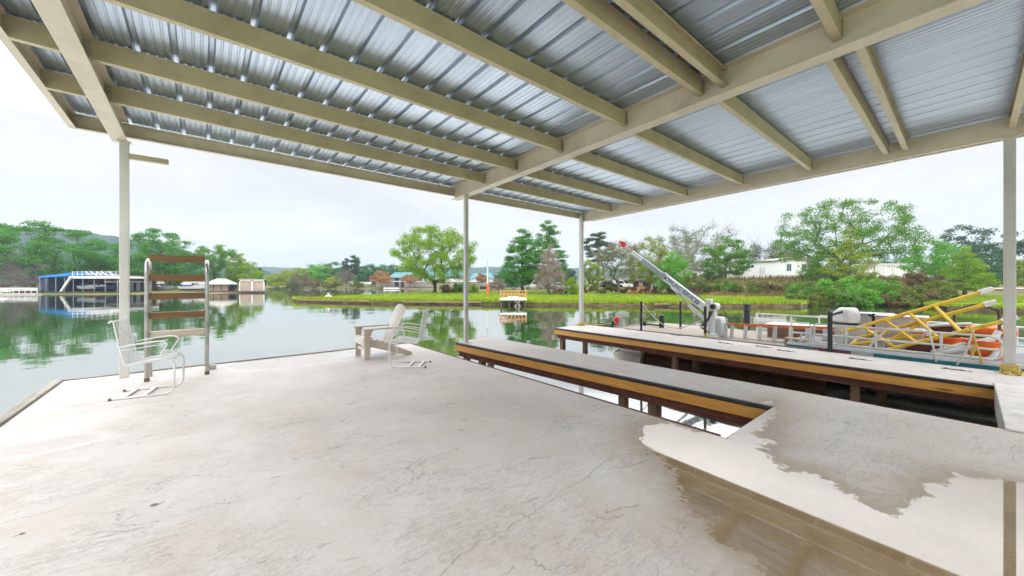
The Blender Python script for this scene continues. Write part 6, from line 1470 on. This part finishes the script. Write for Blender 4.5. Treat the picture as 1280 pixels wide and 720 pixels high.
# slatted white fence and brown-roofed cottage
d = 66; t = local(1128, d, 2.1, 'slatted_fence', 'white fence of upright slats on top of the right bank', 'fence'); s = d/FPX
hf_ = hz(329, d)-2.1
for k in range(34): b = MB(); x_ = (-33+k*2)*s; b.box((x_-.07, -.02, -.3), (x_+.07, .02, hf_)); b.build('slat', M_HOUSEW, t)
for zz in (.3, hf_-.25): b = MB(); b.box((-34*s, .025, zz), (34*s, .08, zz+.1)); b.build('fence_rail', M_HOUSEW, t)
for x_ in (-34*s, -11*s, 11*s, 34*s): b = MB(); b.box((x_-.08, .085, -.4), (x_+.08, .22, hf_+.1)); b.build('fence_post', M_ROOFT, t)
t = local(1122, 74, 2.0, 'white_trailer', 'plain white trailer behind the left part of the slatted fence', 'trailer'); b = MB(); b.box((-2.8, 0, .3), (2.4, 2.2, 2.15)); b.build('trailer_body', M_HOUSEW, t, bevel=.08); b = MB(); [b.lathe((x_, .0, .3), [(.1, -.02), (.3, -.01), (.3, .2), (.1, .21)], 14, (0, 1, 0)) for x_ in (-.8, .3)]; b.build('wheels', M_TYRE, t)
t = local(1096, 84, 2.0, 'brown_cottage', 'small cottage with a brown pyramid roof behind the largest open crowned tree', 'cottage'); b = MB(); b.box((-1.6, 0, -.3), (1.6, 3, 2.9)); b.build('wall', M_HOUSEW, t); b = MB(); b.add([(-1.9, -.3, 2.9), (1.9, -.3, 2.9), (1.9, 3.3, 2.9), (-1.9, 3.3, 2.9), (0, 1.5, 4.3)], [(0, 1, 4), (1, 2, 4), (2, 3, 4), (3, 0, 4), (3, 2, 1, 0)]); b.build('roof', paint('brown_roof', (.18, .12, .10), .8), t); b = MB(); b.box((-.5, -.04, 1.2), (.5, .02, 2.1)); b.build('window', M_GLASS, t)
# utility pole
d = 80; t = local(1144, d, 1.8, 'utility_pole', 'thin dark utility pole rising behind the slatted fence', 'utility pole'); hp = hz(294, d)-1.8
b = MB(); b.tube([(0, 0, -.5), (0, 0, hp)], [.16, .11], 8); b.build('pole_shaft', M_BLDK, t, smooth=True)
b = MB(); b.bar((-.9, -.1, hp-.5), (.9, -.1, hp-.5), .1, .12); [b.tube([(x_, -.1, hp-.45), (x_, -.1, hp-.25)], .05, 6) for x_ in (-.8, 0, .8)]; b.build('cross_arm', M_BLDK, t)
# low dark wall and tan path at the right edge
b = MB(); b.bar(at(1170, 58, -.1), at(1420, 58, -.1), .25, .55); o = b.build('low_wall', M_STONE); tag(o, 'low dark retaining wall across the right lawn', 'wall')
b = MB(); b.add([at(1150, 66, .14), at(1420, 66, .14), at(1420, 71, .22), at(1150, 71, .22)], [(0, 1, 2, 3)]); tag(b.build('path', paint('tan_path', (.50, .37, .24), .95, var=.15, scale=.8)), kind='structure')
# ================================================================ the air: far things fade a little
hb = MB(); hb.box((-1900, -1900, -4.2), (1900, 1900, 120))
m, nt, out = newmat('haze_air')
pv = N(nt, 'ShaderNodeVolumePrincipled'); pv.inputs['Color'].default_value = (.71, .85, .98, 1); pv.inputs['Density'].default_value = HAZE
L(nt, pv.outputs[0], out.inputs['Volume'])
tag(hb.build('haze', m), kind='stuff')
